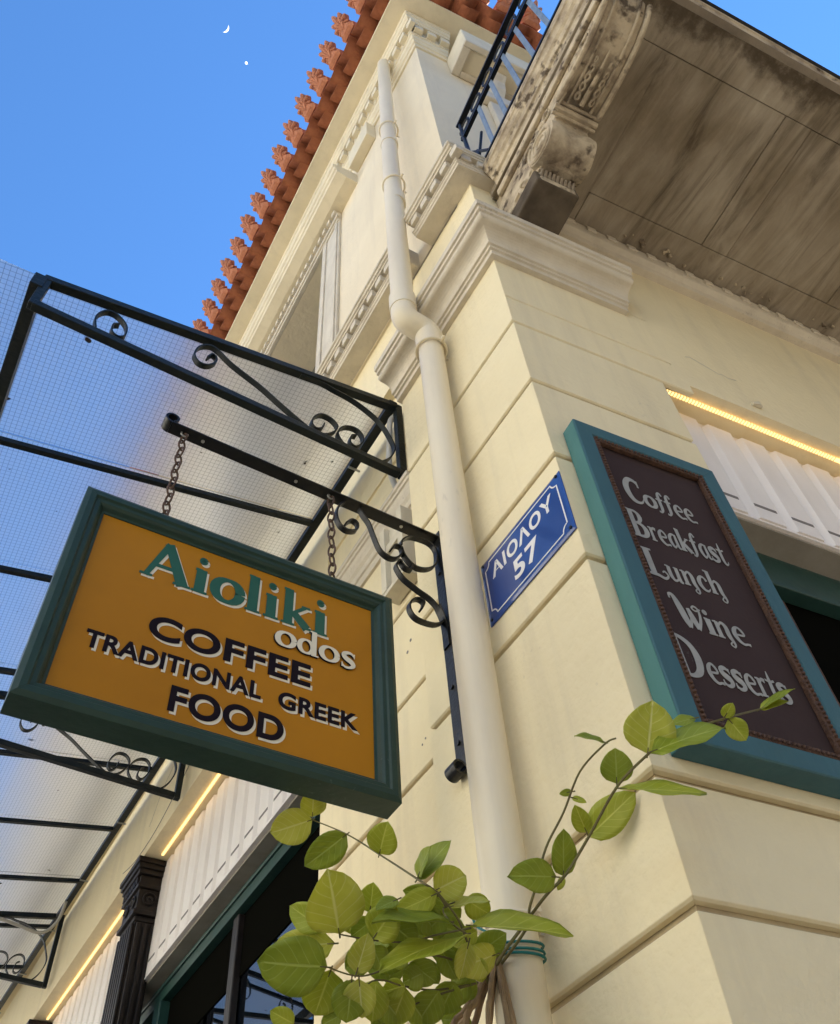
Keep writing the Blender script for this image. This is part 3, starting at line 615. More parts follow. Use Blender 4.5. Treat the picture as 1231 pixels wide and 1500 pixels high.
# right-hand opening
ob = -.125
box_r(JAMB_U-.03, 6.5, ob-.06, ob-.003, ZBR, SOF_R-.002, 'board_backing', 'white_board'); bbr = bld.children[-1]
u = .745
while u < 3.2:
    MB().rings([[RW(u+a, ob-.003+d, z) for a, d in board_prof(0, .022)] for z in (ZBR+.012, SOF_R-.03)]).build('board', 'white_board', bbr)
    MB().rbox(u+.02, u+.118, ob+.0185, ob+.0205, ZBR+.078, ZBR+.092).build('vent_slot', 'slot_grey', bbr)
    u += .1665
MB().rbox(JAMB_U, 6.5, ob-.002, ob+.012, ZBR, ZBR+.011).build('board_trim', 'white_board', bbr)
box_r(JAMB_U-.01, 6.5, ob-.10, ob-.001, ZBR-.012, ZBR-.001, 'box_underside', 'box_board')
box_r(JAMB_U-.01, 6.5, ob-.16, ob-.101, 3.62, ZBR-.002, 'window_head', 'door_green', bevel=.004)
box_r(JAMB_U-.01, 6.5, ob-.22, ob-.162, 3.08, 3.70, 'transom_panel', 'black_panel')
box_r(JAMB_U, 6.5, ob-.20, ob-.194, .9, 3.078, 'shop_pane', 'pane_glass'); box_r(JAMB_U, 6.5, ob-.3, ob-.202, 0, .9, 'shop_stall', 'dark_wood')
box_r(1.0, 1.06, ob-.193, ob-.14, .9, 3.60, 'window_mullion', 'brown_beading', bevel=.004)
# rooms behind the glass
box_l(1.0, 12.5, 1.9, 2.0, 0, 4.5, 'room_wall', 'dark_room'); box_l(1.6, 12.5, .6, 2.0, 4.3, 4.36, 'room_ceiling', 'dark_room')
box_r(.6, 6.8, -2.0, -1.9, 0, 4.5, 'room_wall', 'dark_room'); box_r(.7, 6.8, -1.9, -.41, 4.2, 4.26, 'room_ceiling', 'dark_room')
# plaster chips and debris
rr = random.Random(11)
for k in range(26):
    uu = .75+rr.random()*1.3; c = RW(uu, .10+rr.uniform(0, .03), ZB-.004); s = rr.uniform(.006, .016)
    MB().tube([c, c+Vector((rr.uniform(-s, s)*1.5, rr.uniform(-s, s), rr.uniform(-s, 0)))], [s*.7, s*.3], 5).build('plaster_chip', 'pale_stone', slab)
c = RW(1.10, .006, 4.475); MB().tube([c, c+BD*.03+Vector((0, 0, .012)), c+BD*.05], [.008, .016, .006], 6).build('plaster_chip', 'wood_pale', bld)

# ------------------------------------------------------------------ unseen buildings added across the two streets to bounce and block light
def unseen_block(name, label, lo, hi, wins, ma='bounce_render'):
    t = thing(name, label, 'building', (lo[0], lo[1], 0))
    MB().box(lo, hi).build('facade', ma, t); MB().box((lo[0]-.2, lo[1]-.2, hi[2]), (hi[0]+.2, hi[1]+.2, hi[2]+.3)).build('roof_edge', 'terracotta', t)
    for a, b in wins: MB().box(a, b).build('window', 'door_green', t)
unseen_block('bounce_building', 'unseen pale building added across the street behind the viewer to bounce sunlight onto the sign side', (-17, -6, 0), (-8.8, 30, 10.4), [((-8.799, y, z), (-8.75, y+1.1, z+2.2)) for y in range(-4, 29, 4) for z in (1., 5.)])  # added out of view, reflects sun onto the left face
unseen_block('sky_blocker_building', 'unseen dark building added across the side street behind the viewer to block sky from the chalkboard side', (-3, -18, 0), (24, -6.5, 10.5), [((x, -6.499, z), (x+1.1, -6.45, z+2.2)) for x in range(-2, 23, 4) for z in (1., 5.)], 'blocker_render')  # added out of view, hides low sky from the right face

# ------------------------------------------------------------------ downpipe
dp = thing('downpipe', 'cream painted drainpipe with a double elbow running up the corner pier', 'drainpipe', (-.075, .385, 0))
PR = .0505
def tube_part(name, path, r, parent=dp, ma='pipe_paint', n=28): return MB().tube(path, r, n).build(name, ma, parent, smooth=True)
tube_part('lower_pipe', [(-.078, .402, 0), (-.078, .398, 2.2), (-.078, .385, 4.76)], PR)
el = smoothpath([(-.078, .385, 4.74), (-.078, .385, 4.795), (-.084, .385, 4.828), (-.106, .386, 4.848), (-.135, .387, 4.858), (-.162, .389, 4.868), (-.183, .39, 4.888), (-.188, .39, 4.92), (-.188, .39, 4.98)], 5)
tube_part('elbow', el, [PR+.004]*len(el))
tube_part('upper_pipe', [(-.188, .39, 4.96), (-.168, .392, 7.2), (-.13, .40, 9.63)], [PR, PR, PR])
for (p, q, r) in (((-.078, .385, 4.70), (-.078, .385, 4.80), PR+.0075), ((-.188, .39, 4.95), (-.1875, .39, 5.07), PR+.0075), ((-.168, .391, 6.25), (-.167, .391, 6.36), PR+.005), ((-.1645, .392, 7.3), (-.163, .392, 7.36), PR+.005)): tube_part('pipe_sleeve', [p, q], r)
def clamp(c, wallx=0.):
    c = Vector(c); o = MB().tube(circ(c, (0, 0, 1), PR+.011, 28), .0055, 6, closed=True).build('clamp', 'pipe_paint', dp, smooth=True)
    MB().box((c.x+PR+.006, c.y-.004, c.z-.004), ((max(wallx, c.x+PR+.02) if c.x > -.1 else c.x+PR+.03), c.y+.004, c.z+.004)).build('clamp_stay', 'pipe_paint', o)
    MB().tube([(c.x+.01, c.y-PR-.005, c.z), (c.x+.01, c.y-PR-.032, c.z)], .007, 8).build('clamp_screw', 'pipe_paint', o, smooth=True)
for c in ((-.078, .385, 4.69), (-.078, .398, 2.36), (-.1665, .391, 6.55), (-.158, .393, 7.65), (-.078, .40, .8)): clamp(c, .01)

# ------------------------------------------------------------------ lettering helpers
def stroke_poly(pts, k=4):
    # pts: (x, y, w) centre line with width -> left/right outline
    P = smoothpath([Vector((p[0], p[1], p[2])) for p in pts], k) if len(pts) > 2 else [Vector(p) for p in pts]
    L = []; Rr = []
    for i, p in enumerate(P):
        a = P[max(i-1, 0)]; b = P[min(i+1, len(P)-1)]; t = Vector((b.x-a.x, b.y-a.y)); t = t.normalized() if t.length > 1e-9 else Vector((1, 0)); nn = Vector((-t.y, t.x))
        L.append((p.x+nn.x*p.z/2, p.y+nn.y*p.z/2)); Rr.append((p.x-nn.x*p.z/2, p.y-nn.y*p.z/2))
    return L, Rr
def ring(cx, cy, rx, ry, ws, wt, a0=0, a1=360, n=22):
    out = []
    for i in range(n+1):
        a = R(a0+(a1-a0)*i/n); out.append((cx+rx*math.cos(a), cy+ry*math.sin(a), wt+(ws-wt)*abs(math.cos(a))**1.3))
    return out
def sr(x0, x1, y=.025, w=.05): return [(x0, y, w), (x1, y, w)]
G = {  # glyph : (advance, strokes)
 'A': (1.02, [[(.10, .0, .09), (.46, 1.0, .13)], [(.44, 1.0, .17), (.86, 0, .21)], [(.24, .34, .075), (.72, .34, .075)], sr(-.02, .24), sr(.66, 1.02)]),
 'i': (.42, [[(.21, 0, .21), (.21, .62, .21)], sr(.03, .40), [(.06, .60, .055), (.22, .60, .055)], ring(.21, .86, .045, .04, .1, .1)]),
 'o': (.82, [ring(.40, .31, .30, .275, .21, .07)]),
 'l': (.42, [[(.21, 0, .21), (.21, 1.0, .21)], sr(.03, .40), [(.06, .98, .05), (.22, .98, .05)]]),
 'k': (.78, [[(.17, 0, .19), (.17, 1.0, .19)], sr(.0, .34), [(.03, .98, .05), (.18, .98, .05)], [(.24, .30, .07), (.60, .60, .075)], [(.30, .36, .16), (.66, .02, .19)], [(.50, .60, .05), (.72, .60, .05)], sr(.52, .78)]),
 'd': (.80, [ring(.33, .30, .25, .265, .19, .07), [(.62, 0, .19), (.62, 1.0, .19)], sr(.60, .80), [(.46, .98, .05), (.62, .98, .05)]]),
 's': (.62, [[(.54, .50, .05), (.44, .60, .09), (.28, .61, .12), (.13, .51, .17), (.22, .37, .19), (.42, .27, .19), (.50, .14, .16), (.36, .02, .10), (.18, .01, .08), (.06, .11, .05)], [(.54, .62, .05), (.54, .44, .03)], [(.07, .18, .04), (.07, .0, .05)]]),
 'C': (.86, [[(.80, .74, .04), (.76, .90, .10), (.58, .98, .11), (.36, .94, .16), (.17, .70, .22), (.14, .40, .23), (.28, .10, .17), (.52, .02, .09), (.72, .08, .06), (.84, .24, .03)], [(.80, .98, .05), (.79, .70, .07)]]),
 'f': (.52, [[(.52, .86, .10), (.46, .99, .07), (.34, .96, .10), (.26, .78, .15), (.24, .40, .16), (.22, .10, .15), (.10, -.08, .07), (-.03, -.05, .08)], [(.04, .60, .06), (.46, .62, .06)]]),
 'e': (.66, [[(.10, .32, .05), (.54, .36, .07), (.50, .54, .09), (.34, .63, .07), (.17, .50, .14), (.12, .30, .17), (.20, .10, .13), (.38, -.01, .08), (.56, .03, .06), (.68, .02, .09)]]),
 'B': (.92, [[(.24, 0, .22), (.22, 1.0, .20)], [(.20, .98, .06), (.52, .97, .08), (.68, .78, .20), (.52, .56, .08), (.22, .52, .06)], [(.30, .53, .06), (.62, .48, .10), (.78, .26, .23), (.60, .05, .10), (.22, .02, .06)], [(-.02, 1.02, .04), (.24, .97, .06)], [(-.02, -.01, .07), (.24, .03, .06)]]),
 'r': (.56, [[(.18, 0, .15), (.17, .62, .13)], [(.02, .60, .04), (.18, .60, .06)], sr(.04, .34), [(.20, .44, .05), (.34, .60, .08), (.50, .56, .13)]]),
 'a': (.70, [[(.54, .60, .06), (.34, .62, .08), (.15, .46, .15), (.13, .22, .16), (.27, .02, .09), (.46, .16, .05), (.54, .40, .05)], [(.54, .64, .10), (.53, .20, .15), (.60, .02, .08), (.72, .06, .04)]]),
 't': (.50, [[(.28, .96, .03), (.24, .60, .14), (.22, .20, .15), (.30, .0, .09), (.46, .05, .05), (.52, .16, .03)], [(.02, .64, .05), (.25, .60, .06), (.50, .66, .06)]]),
 'L': (.86, [[(.24, 0, .20), (.22, 1.0, .22)], [(-.02, .98, .05), (.46, .98, .05)], [(-.06, .10, .04), (.08, .02, .07), (.40, .02, .09), (.66, -.04, .08), (.84, .10, .06), (.74, .24, .05), (.64, .18, .04)]]),
 'u': (.74, [[(.16, .62, .14), (.15, .24, .16), (.26, .02, .10), (.44, .08, .06), (.54, .28, .05)], [(.55, .64, .14), (.55, .10, .15), (.68, .0, .06)], [(.0, .62, .04), (.16, .61, .05)], [(.42, .62, .04), (.55, .61, .05)]]),
 'n': (.76, [[(.16, 0, .15), (.16, .62, .14)], [(.0, .60, .04), (.16, .61, .06)], sr(.02, .30), [(.20, .44, .05), (.38, .62, .08), (.54, .50, .15), (.55, .16, .16), (.66, -.12, .08), (.58, -.26, .05), (.46, -.18, .05), (.60, -.04, .04)]]),
 'c': (.62, [[(.54, .46, .10), (.46, .60, .07), (.30, .61, .09), (.14, .42, .16), (.14, .20, .16), (.28, .02, .10), (.46, .02, .06), (.58, .14, .03)]]),
 'h': (.78, [[(.16, 0, .16), (.16, 1.0, .16)], [(-.02, .98, .05), (.17, .97, .06)], sr(.02, .30), [(.20, .42, .05), (.38, .60, .08), (.54, .48, .15), (.55, .14, .16), (.66, -.14, .08), (.56, -.28, .05), (.42, -.20, .05), (.56, -.04, .04)]]),
 'W': (1.02, [[(-.04, .90, .05), (-.02, 1.04, .07), (.12, 1.02, .12), (.22, .70, .20), (.30, .30, .20), (.38, .02, .12)], [(.38, .02, .08), (.52, .32, .07), (.62, .62, .06)], [(.54, .70, .10), (.60, .40, .18), (.70, .04, .14)], [(.70, .02, .08), (.90, .40, .08), (.96, .74, .06), (.84, .84, .05), (.72, .76, .05), (.84, .68, .04), (1.04, .78, .04)]]),
 'D': (1.02, [[(.22, .0, .18), (.20, 1.0, .20)], [(-.08, 1.04, .03), (.06, .98, .07), (.40, .96, .08), (.72, .80, .14), (.84, .50, .22), (.74, .18, .17), (.46, .02, .08), (.18, .02, .06), (.0, .02, .05), (.04, .18, .04)]]),
}
def glyph_tris(word, lower=1., bold=1.):
    # -> polygons in em units (cap height 1) and the total advance
    polys = []; x = 0
    for ch in word:
        if ch == ' ': x += .4; continue
        adv, st_ = G[ch]; sc = 1 if (ch.isupper()) else lower
        for s in st_:
            L, Rr = stroke_poly([(q[0], q[1], q[2]*bold) for q in s], 4 if len(s) < 15 else 1); polys.append([[(x+a*sc, b*sc) for a, b in L], [(x+a*sc, b*sc) for a, b in Rr]])
        x += adv*sc
    return polys, x
def put_word(name, word, ma, parent, X, x0, x1, base, cap, lift, lower=1., th=.0006, dx=0, dz=0, bold=1.):
    # X(s, z, lift) -> world point on the lettered plane
    polys, adv = glyph_tris(word, lower, bold); sx = (x1-x0)/adv; mb = MB(); k = 0
    for L, Rr in polys:
        lf = lift + .00006*k; k += 1
        f = lambda p, h: X(x0+p[0]*sx+dx, base+p[1]*cap+dz, h)
        mb.rings([[f(a, lf), f(b, lf), f(b, lf-th), f(a, lf-th)] for a, b in zip(L, Rr)])
    return mb.build(name, ma, parent)
def put_sans(name, txt, ma, parent, X, x0, x1, z0, z1, lift, bold=.02, th=.0008, dx=0, dz=0):
    cu_ = bpy.data.curves.new('t', 'FONT'); cu_.body = txt; cu_.offset = bold; cu_.size = 1; cu_.space_character = 1.06
    ob_ = bpy.data.objects.new('t', cu_); col.objects.link(ob_); dg = bpy.context.evaluated_depsgraph_get()
    me = bpy.data.meshes.new_from_object(ob_.evaluated_get(dg)); bpy.data.objects.remove(ob_); bpy.data.curves.remove(cu_)
    xs = [v.co.x for v in me.vertices]; ys = [v.co.y for v in me.vertices]; xa, xb, ya, yb = min(xs), max(xs), min(ys), max(ys)
    bm = bmesh.new(); bm.from_mesh(me)
    ex = bmesh.ops.extrude_face_region(bm, geom=bm.faces[:]); tv = {v for v in ex['geom'] if isinstance(v, bmesh.types.BMVert)}
    for v in bm.verts:
        s = x0+(v.co.x-xa)/(xb-xa)*(x1-x0)+dx; z = z0+(v.co.y-ya)/(yb-ya)*(z1-z0)+dz
        v.co = X(s, z, lift if v in tv else lift-th)
    bmesh.ops.recalc_face_normals(bm, faces=bm.faces); bm.to_mesh(me); bm.free(); me.name = name
    for p in me.polygons: p.use_smooth = False
    return link(name, me, ma, parent)

# ------------------------------------------------------------------ hanging sign
YS = .54
sg = thing('hanging_sign', 'orange and green framed cafe sign with green and black lettering hanging from two chains', 'sign', (-.66, .585, 2.68))
sx0, sx1, sz0, sz1 = -1.092, -.228, 2.678, 3.342
prof = [(.0, .0), (.0, -.004), (.012, -.010), (.026, -.010), (.030, -.004), (.040, -.004), (.046, .002), (.052, .012), (.058, .013), (.060, .030)]
# frame: four mitred moulded members, front at y = YS
def frame(parent, x0, x1, z0, z1, pf, X, ma, back, name='frame_member', mats=None):
    cs = [(x0, z0, 1, 1), (x1, z0, -1, 1), (x1, z1, -1, -1), (x0, z1, 1, -1)]; out = []
    full = pf + [(pf[-1][0], back), (0, back)]
    for i in range(4):
        a = cs[i]; b = cs[(i+1) % 4]
        rg = [[X(c[0]+c[2]*d, c[1]+c[3]*d, -h) for d, h in full] for c in (a, b)]
        out.append(MB().rings(rg).build(name, (mats[i] if mats else ma), parent, bevel=.001))
    return out
XS = lambda s, z, h: Vector((s, YS-h, z))
frame(sg, sx0, sx1, sz0, sz1, prof, XS, 'sign_green', .066)
MB().box((sx0+.055, YS+.016, sz0+.055), (sx1-.055, YS+.034, sz1-.055)).build('sign_panel', 'sign_ochre', sg)
MB().box((sx0+.055, YS+.036, sz0+.055), (sx1-.055, YS+.050, sz1-.055)).build('back_panel', 'sign_green', sg)
XP = lambda s, z, h: Vector((s, YS+.016-h, z))
for nm, ma, dx, dz, lf in (('letter_shadow', 'letter_white', .0058, -.0062, .0010), ('lettering', 'letter_green', 0, 0, .0024)):
    put_word(nm, 'A', ma, sg, XP, -.913, -.789, 3.128, .130, lf, dx=dx, dz=dz, bold=1.18)
    put_word(nm, 'i', ma, sg, XP, -.790, -.744, 3.128, .132, lf, dx=dx, dz=dz, bold=1.18); put_word(nm, 'o', ma, sg, XP, -.740, -.648, 3.124, .138, lf, dx=dx, dz=dz, bold=1.18)
    put_word(nm, 'l', ma, sg, XP, -.650, -.604, 3.127, .128, lf, dx=dx, dz=dz, bold=1.18); put_word(nm, 'i', ma, sg, XP, -.600, -.554, 3.127, .132, lf, dx=dx, dz=dz, bold=1.18)
    put_word(nm, 'k', ma, sg, XP, -.548, -.462, 3.127, .128, lf, dx=dx, dz=dz, bold=1.18); put_word(nm, 'i', ma, sg, XP, -.462, -.416, 3.127, .132, lf, dx=dx, dz=dz, bold=1.18)
for nm, ma, dx, dz, lf in (('letter_shadow', 'letter_navy', -.0028, -.0030, .0030), ('lettering', 'letter_white', 0, 0, .0044)):
    put_word(nm, 'odos', ma, sg, XP, -.560, -.334, 3.044, .083, lf, dx=dx, dz=dz)
for nm, ma, dx, dz, lf in (('letter_shadow', 'letter_white', .0058, -.0062, .0010), ('lettering', 'letter_navy', 0, 0, .0024)):
    put_sans(nm, 'COFFEE', ma, sg, XP, -.863, -.458, 2.942, 3.014, lf, .031, dx=dx, dz=dz)
    put_sans(nm, 'TRADITIONAL', ma, sg, XP, -.988, -.580, 2.861, 2.911, lf, .031, dx=dx, dz=dz)
    put_sans(nm, 'GREEK', ma, sg, XP, -.537, -.330, 2.856, 2.906, lf, .031, dx=dx, dz=dz)
    put_sans(nm, 'FOOD', ma, sg, XP, -.785, -.518, 2.758, 2.829, lf, .031, dx=dx, dz=dz)
for xx in (-.885, -.393): MB().tube(circ((xx-.006, YS+.035, sz1+.012), (0, 1, 0), .012, 14), .0028, 6, closed=True).build('screw_eye', 'zinc', sg, smooth=True)
# bracket
YB = .60
br = thing('sign_bracket', 'black wrought iron wall bracket with scrolls holding the hanging sign', 'bracket', (0, YB, 2.85))
bar = MB().box((-.0075, YB-.022, 2.872), (-.0015, YB+.022, 3.815)).build('wall_bar', 'iron', br, bevel=.001)
arm = MB().rings([[Vector((x, YB-.022, z)), Vector((x, YB+.022, z)), Vector((x, YB+.022, z+.006)), Vector((x, YB-.022, z+.006))] for x, z in ((-.008, 3.782), (-.935, 3.812))])
arm.build('arm', 'iron', br, bevel=.001)
def curl_end(cx, cz, r, a0, turns, name):
    pts = [(cx+r*(1-.25*i/24)*math.cos(a0+turns*2*math.pi*i/24), YB, cz+r*(1-.25*i/24)*math.sin(a0+turns*2*math.pi*i/24)) for i in range(25)]
    MB().ribbon(pts, (0, 1, 0), .044, .006).build(name, 'iron', br, smooth=True)
curl_end(-.935, 3.836, .021, -math.pi/2, -.95, 'arm_curl'); curl_end(-.026, 2.870, .021, 0, -.95, 'bar_curl')
BS = {'S1':[(-.345,3.682),(-.323,3.711),(-.304,3.701),(-.309,3.668),(-.34,3.651),(-.366,3.666),(-.378,3.707),(-.369,3.760),(-.35,3.786)],'S2':[(-.295,3.788),(-.284,3.761),(-.262,3.728),(-.246,3.676),(-.226,3.621),(-.197,3.6),(-.168,3.609),(-.147,3.643),(-.148,3.672),(-.17,3.67),(-.184,3.643)],'R':[(-.147,3.682),(-.143,3.708),(-.114,3.742),(-.072,3.755),(-.033,3.751),(-.014,3.719),(-.022,3.654),(-.059,3.613),(-.102,3.604),(-.135,3.633),(-.148,3.672)],'S3':[(-.109,3.607),(-.115,3.581),(-.14,3.582),(-.156,3.605),(-.169,3.579),(-.168,3.561),(-.147,3.528),(-.099,3.499),(-.054,3.478),(-.022,3.44),(-.016,3.403),(-.05,3.373),(-.107,3.37),(-.131,3.396),(-.127,3.432),(-.101,3.459),(-.08,3.451),(-.092,3.416)]}
for k, p in BS.items(): MB().ribbon(smoothpath([(x, YB, z) for x, z in p], 6), (0, 1, 0), .020, .0058).build('scroll', 'iron', br, smooth=True)
MB().ribbon(smoothpath([(-.03, YB, 3.46), (-.012, YB, 3.40), (-.0105, YB, 3.30)], 5), (0, 1, 0), .030, .005).build('lower_tab', 'iron', br, smooth=True)
for z in (3.62, 3.335, 3.15, 2.96): MB().tube([(-.0075, YB, z), (-.013, YB, z)], .0075, 8).build('bolt', 'iron', br)
for x in (-.83, -.52, -.405, -.14): MB().tube([(x, YB, 3.783+.03*(-x)/.93), (x, YB, 3.779+.03*(-x)/.93)], .0055, 10).build('bolt', 'zinc', br)
# chains
def chain(x0, z0, x1, z1, label, yb=YB, yt=YB-.025):
    t = thing('chain', label, 'chain', (x1, yb, z1), 'chains holding the sign')
    a = Vector((x0, yb, z0)); b = Vector((x1, yt, z1)); n = int((a-b).length/.040); d = (b-a)/n; dn = d.normalized()
    for i in range(n):
        c = a+d*(i+.5); s = Vector((1, 0, 0)) if i % 2 else Vector((0, 1, 0)); s = (Matrix.Rotation(.5, 3, 'Z') @ s); s = (s-dn*s.dot(dn)).normalized(); h = .0255; w = .0120
        pts = [c+dn*(h*math.cos(q)*(1 if abs(math.cos(q)) > .3 else 1))+s*(w*math.sin(q)) for q in [2*math.pi*j/14 for j in range(14)]]
        MB().tube(pts, .0031, 6, closed=True).build('chain_link', 'rust', t, smooth=True)
    MB().tube(circ(a+Vector((0, 0, .006)), (0, 1, .2), .010, 12), .0028, 6, closed=True).build('shackle', 'zinc', t, smooth=True)
chain(-.888, 3.802, -.888, 3.362, 'rusty chain at the street end of the sign, left of the two')
chain(-.398, 3.788, -.396, 3.362, 'rusty chain beside the bracket scrolls, right of the two')

# ------------------------------------------------------------------ street name plate
pl = thing('street_plate', 'blue enamel street name plate with white letters screwed to the corner pier', 'street sign', (0, .195, 3.2))
XL = lambda s, z, h: Vector((-h, .197-s, z))       # s runs left to right as read
pz0, pz1 = 3.202, 3.446
MB().rings([[XL(a, z, h) for a, z, h in ((-.197, pz0, .001), (.197, pz0, .001), (.197, pz1, .001), (-.197, pz1, .001))], [XL(a, z, h) for a, z, h in ((-.197, pz0, .0045), (.197, pz0, .0045), (.197, pz1, .0045), (-.197, pz1, .0045))], [XL(a, z, h) for a, z, h in ((-.188, pz0+.009, .007), (.188, pz0+.009, .007), (.188, pz1-.009, .007), (-.188, pz1-.009, .007))]]).build('enamel_plate', 'enamel_blue', pl, bevel=.001)
hw, hh, cz_ = .176, .101, (pz0+pz1)/2
def border():
    pts = []
    for (cx, cz, a0) in ((hw, hh, 270), (-hw, hh, 0), (-hw, -hh, 90), (hw, -hh, 180)):
        for i in range(7):
            a = R(a0-90*i/6) if False else R(a0-90*i/6)
            pts.append((cx+.022*math.cos(a), cz+.022*math.sin(a)))
    return pts
bp_ = border(); mbp = MB(); rgs = []
for i, p in enumerate(bp_):
    q0 = bp_[i-1]; q1 = bp_[(i+1) % len(bp_)]; t = Vector((q1[0]-q0[0], q1[1]-q0[1])).normalized(); nn = (-t.y*.0021, t.x*.0021)
    rgs.append([XL(p[0]+nn[0], cz_+p[1]+nn[1], .0078), XL(p[0]-nn[0], cz_+p[1]-nn[1], .0078), XL(p[0]-nn[0], cz_+p[1]-nn[1], .0068), XL(p[0]+nn[0], cz_+p[1]+nn[1], .0068)])
mbp.rings(rgs, closed=True); mbp.build('border_line', 'enamel_white', pl)
put_sans('lettering', '\u0391\u0399\u039f\u039b\u039f\u03a5', 'enamel_white', pl, XL, -.148, .148, 3.346, 3.402, .0078, .026)
put_sans('lettering', '57', 'enamel_white', pl, XL, -.058, .058, 3.250, 3.322, .0078, .026)
for a in (-1, 1):
    for b in (-1, 1): MB().tube([XL(a*.183, cz_+b*.108, .007), XL(a*.183, cz_+b*.108, .0105)], .005, 10).build('screw', 'iron', pl)

# ------------------------------------------------------------------ chalkboard menu
cbd = thing('chalkboard', 'tall chalkboard menu in a teal wooden frame on the right face of the pier', 'chalkboard', RW(.3, .0, 2.53))
XC = lambda s, z, h: RW(s, .058+h, z)
u0, u1, z0, z1 = .054, .550, 2.53, 3.66
fpf = [(.0, .002), (.003, -.001), (.052, -.001), (.055, .004), (.055, .012)]
frame(cbd, u0, u1, z0, z1, fpf, XC, 'teal_paint', .056, 'frame_board')
MB().rings([[RW(u0-.0015, o, z) for o, z in ((.004, z0+.002), (.0545, z0+.002), (.0545, z1-.004), (.004, z1-.004))], [RW(u0+.001, o, z) for o, z in ((.004, z0+.002), (.0545, z0+.002), (.0545, z1-.004), (.004, z1-.004))]]).build('frame_side', 'teal_light', cbd)
MB().rbox(u0+.05, u1-.05, .020, .040, z0+.05, z1-.05).build('slate_panel', 'slate', cbd)
# carved beading strip round the slate: rope of little bosses
bi = (u0+.056, u1-.056, z0+.056, z1-.056); BW = .018
bst = [MB().rbox(bi[0], bi[0]+BW, .041, .056, bi[2], bi[3]), MB().rbox(bi[1]-BW, bi[1], .041, .056, bi[2], bi[3]), MB().rbox(bi[0]+BW, bi[1]-BW, .041, .056, bi[3]-BW, bi[3]), MB().rbox(bi[0]+BW, bi[1]-BW, .041, .056, bi[2], bi[2]+BW)]
bos = [s.build('beading', 'brown_beading', cbd, bevel=.003) for s in bst]
def boss_row(p, q, parent):
    p = Vector(p); q = Vector(q); n = int((q-p).length/.0125); mb = MB(); d = (q-p).normalized()
    for i in range(n):
        c = p+(q-p)*((i+.5)/n); mb.tube([c-d*.005, c-d*.0025, c+d*.0025, c+d*.005], [.002, .0058, .0058, .002], 6)
    o = mb.build('carved_boss', 'brown_beading', parent, smooth=True); o['kind'] = 'stuff'
hm = BW/2
boss_row(RW(bi[0]+hm, .056, bi[2]), RW(bi[0]+hm, .056, bi[3]), bos[0]); boss_row(RW(bi[1]-hm, .056, bi[2]), RW(bi[1]-hm, .056, bi[3]), bos[1])
boss_row(RW(bi[0]+BW, .056, bi[3]-hm), RW(bi[1]-BW, .056, bi[3]-hm), bos[2]); boss_row(RW(bi[0]+BW, .056, bi[2]+hm), RW(bi[1]-BW, .056, bi[2]+hm), bos[3])
XK = lambda s, z, h: RW(s, .040+h, z)
for w, a, b, base, cap, lw in (('Coffee', .168, .392, 3.352, .108, .80), ('Breakfast', .140, .436, 3.196, .108, .82), ('Lunch', .140, .372, 3.052, .098, .85), ('Wine', .176, .372, 2.890, .098, .86), ('Desserts', .122, .424, 2.732, .120, .72)):
    put_word('lettering', w, 'chalk_grey', cbd, XK, a, b, base, cap, .002, lw, bold=1.25)

# ------------------------------------------------------------------ awning
aw = thing('glazed_awning', 'wired glass awning on black iron trusses with scrolls over the shopfront', 'awning', (0, .82, 4.43))
AY0, SL = .82, .034
def az(y): return SL*(y-AY0)
XO = -1.486
def pz(x, y): return 4.715+(x-XO)*(4.955-4.715)/(0-XO)+az(y)       # height of the glass
TS = {'A':[(-1.256,4.536),(-1.271,4.599),(-1.262,4.653),(-1.241,4.685),(-1.21,4.687),(-1.178,4.66),(-1.158,4.623),(-1.154,4.566),(-1.174,4.542),(-1.2,4.556),(-1.206,4.606),(-1.187,4.629)],'B':[(-.845,4.672),(-.83,4.708),(-.812,4.696),(-.81,4.659),(-.838,4.614),(-.873,4.61),(-.896,4.651),(-.888,4.713),(-.859,4.756),(-.82,4.762),(-.743,4.7),(-.62,4.633),(-.533,4.571),(-.426,4.499),(-.375,4.477),(-.328,4.491),(-.29,4.538),(-.278,4.587),(-.307,4.622),(-.35,4.621),(-.382,4.577),(-.389,4.526),(-.37,4.505),(-.344,4.524),(-.336,4.565)],'C':[(-.453,4.858),(-.357,4.873),(-.292,4.862),(-.22,4.851),(-.144,4.819),(-.072,4.763),(-.025,4.669),(-.011,4.606),(-.034,4.527),(-.08,4.467),(-.124,4.452),(-.225,4.466),(-.262,4.498),(-.275,4.539),(-.257,4.592),(-.223,4.622),(-.188,4.626),(-.163,4.598),(-.163,4.547),(-.191,4.498),(-.219,4.509),(-.213,4.562),(-.191,4.578)]}
def bar3(p, q, w, h, side=(0, 1, 0)):
    p = Vector(p); q = Vector(q); s = Vector(side).normalized(); n = (q-p).normalized().cross(s).normalized()
    return [[p+s*w/2+n*h/2, p-s*w/2+n*h/2, p-s*w/2-n*h/2, p+s*w/2-n*h/2], [q+s*w/2+n*h/2, q-s*w/2+n*h/2, q-s*w/2-n*h/2, q+s*w/2-n*h/2]]
tr0 = MB(); TW = .036
tr0.rings(bar3((XO, 0, 4.715), (.012, 0, 4.957), TW, TW)); tr0.rings(bar3((XO+.01, 0, 4.52), (.005, 0, 4.447), TW-.002, TW-.002)); tr0.rings(bar3((.022, 0, 4.43), (.022, 0, 4.97), TW-.004, TW-.004, (0, 1, 0))); tr0.rings(bar3((XO+.012, 0, 4.505), (XO+.012, 0, 4.73), TW-.004, TW-.004))
tme = tr0.mesh('truss'); tme.materials.append(M['iron_green'])
smes = []
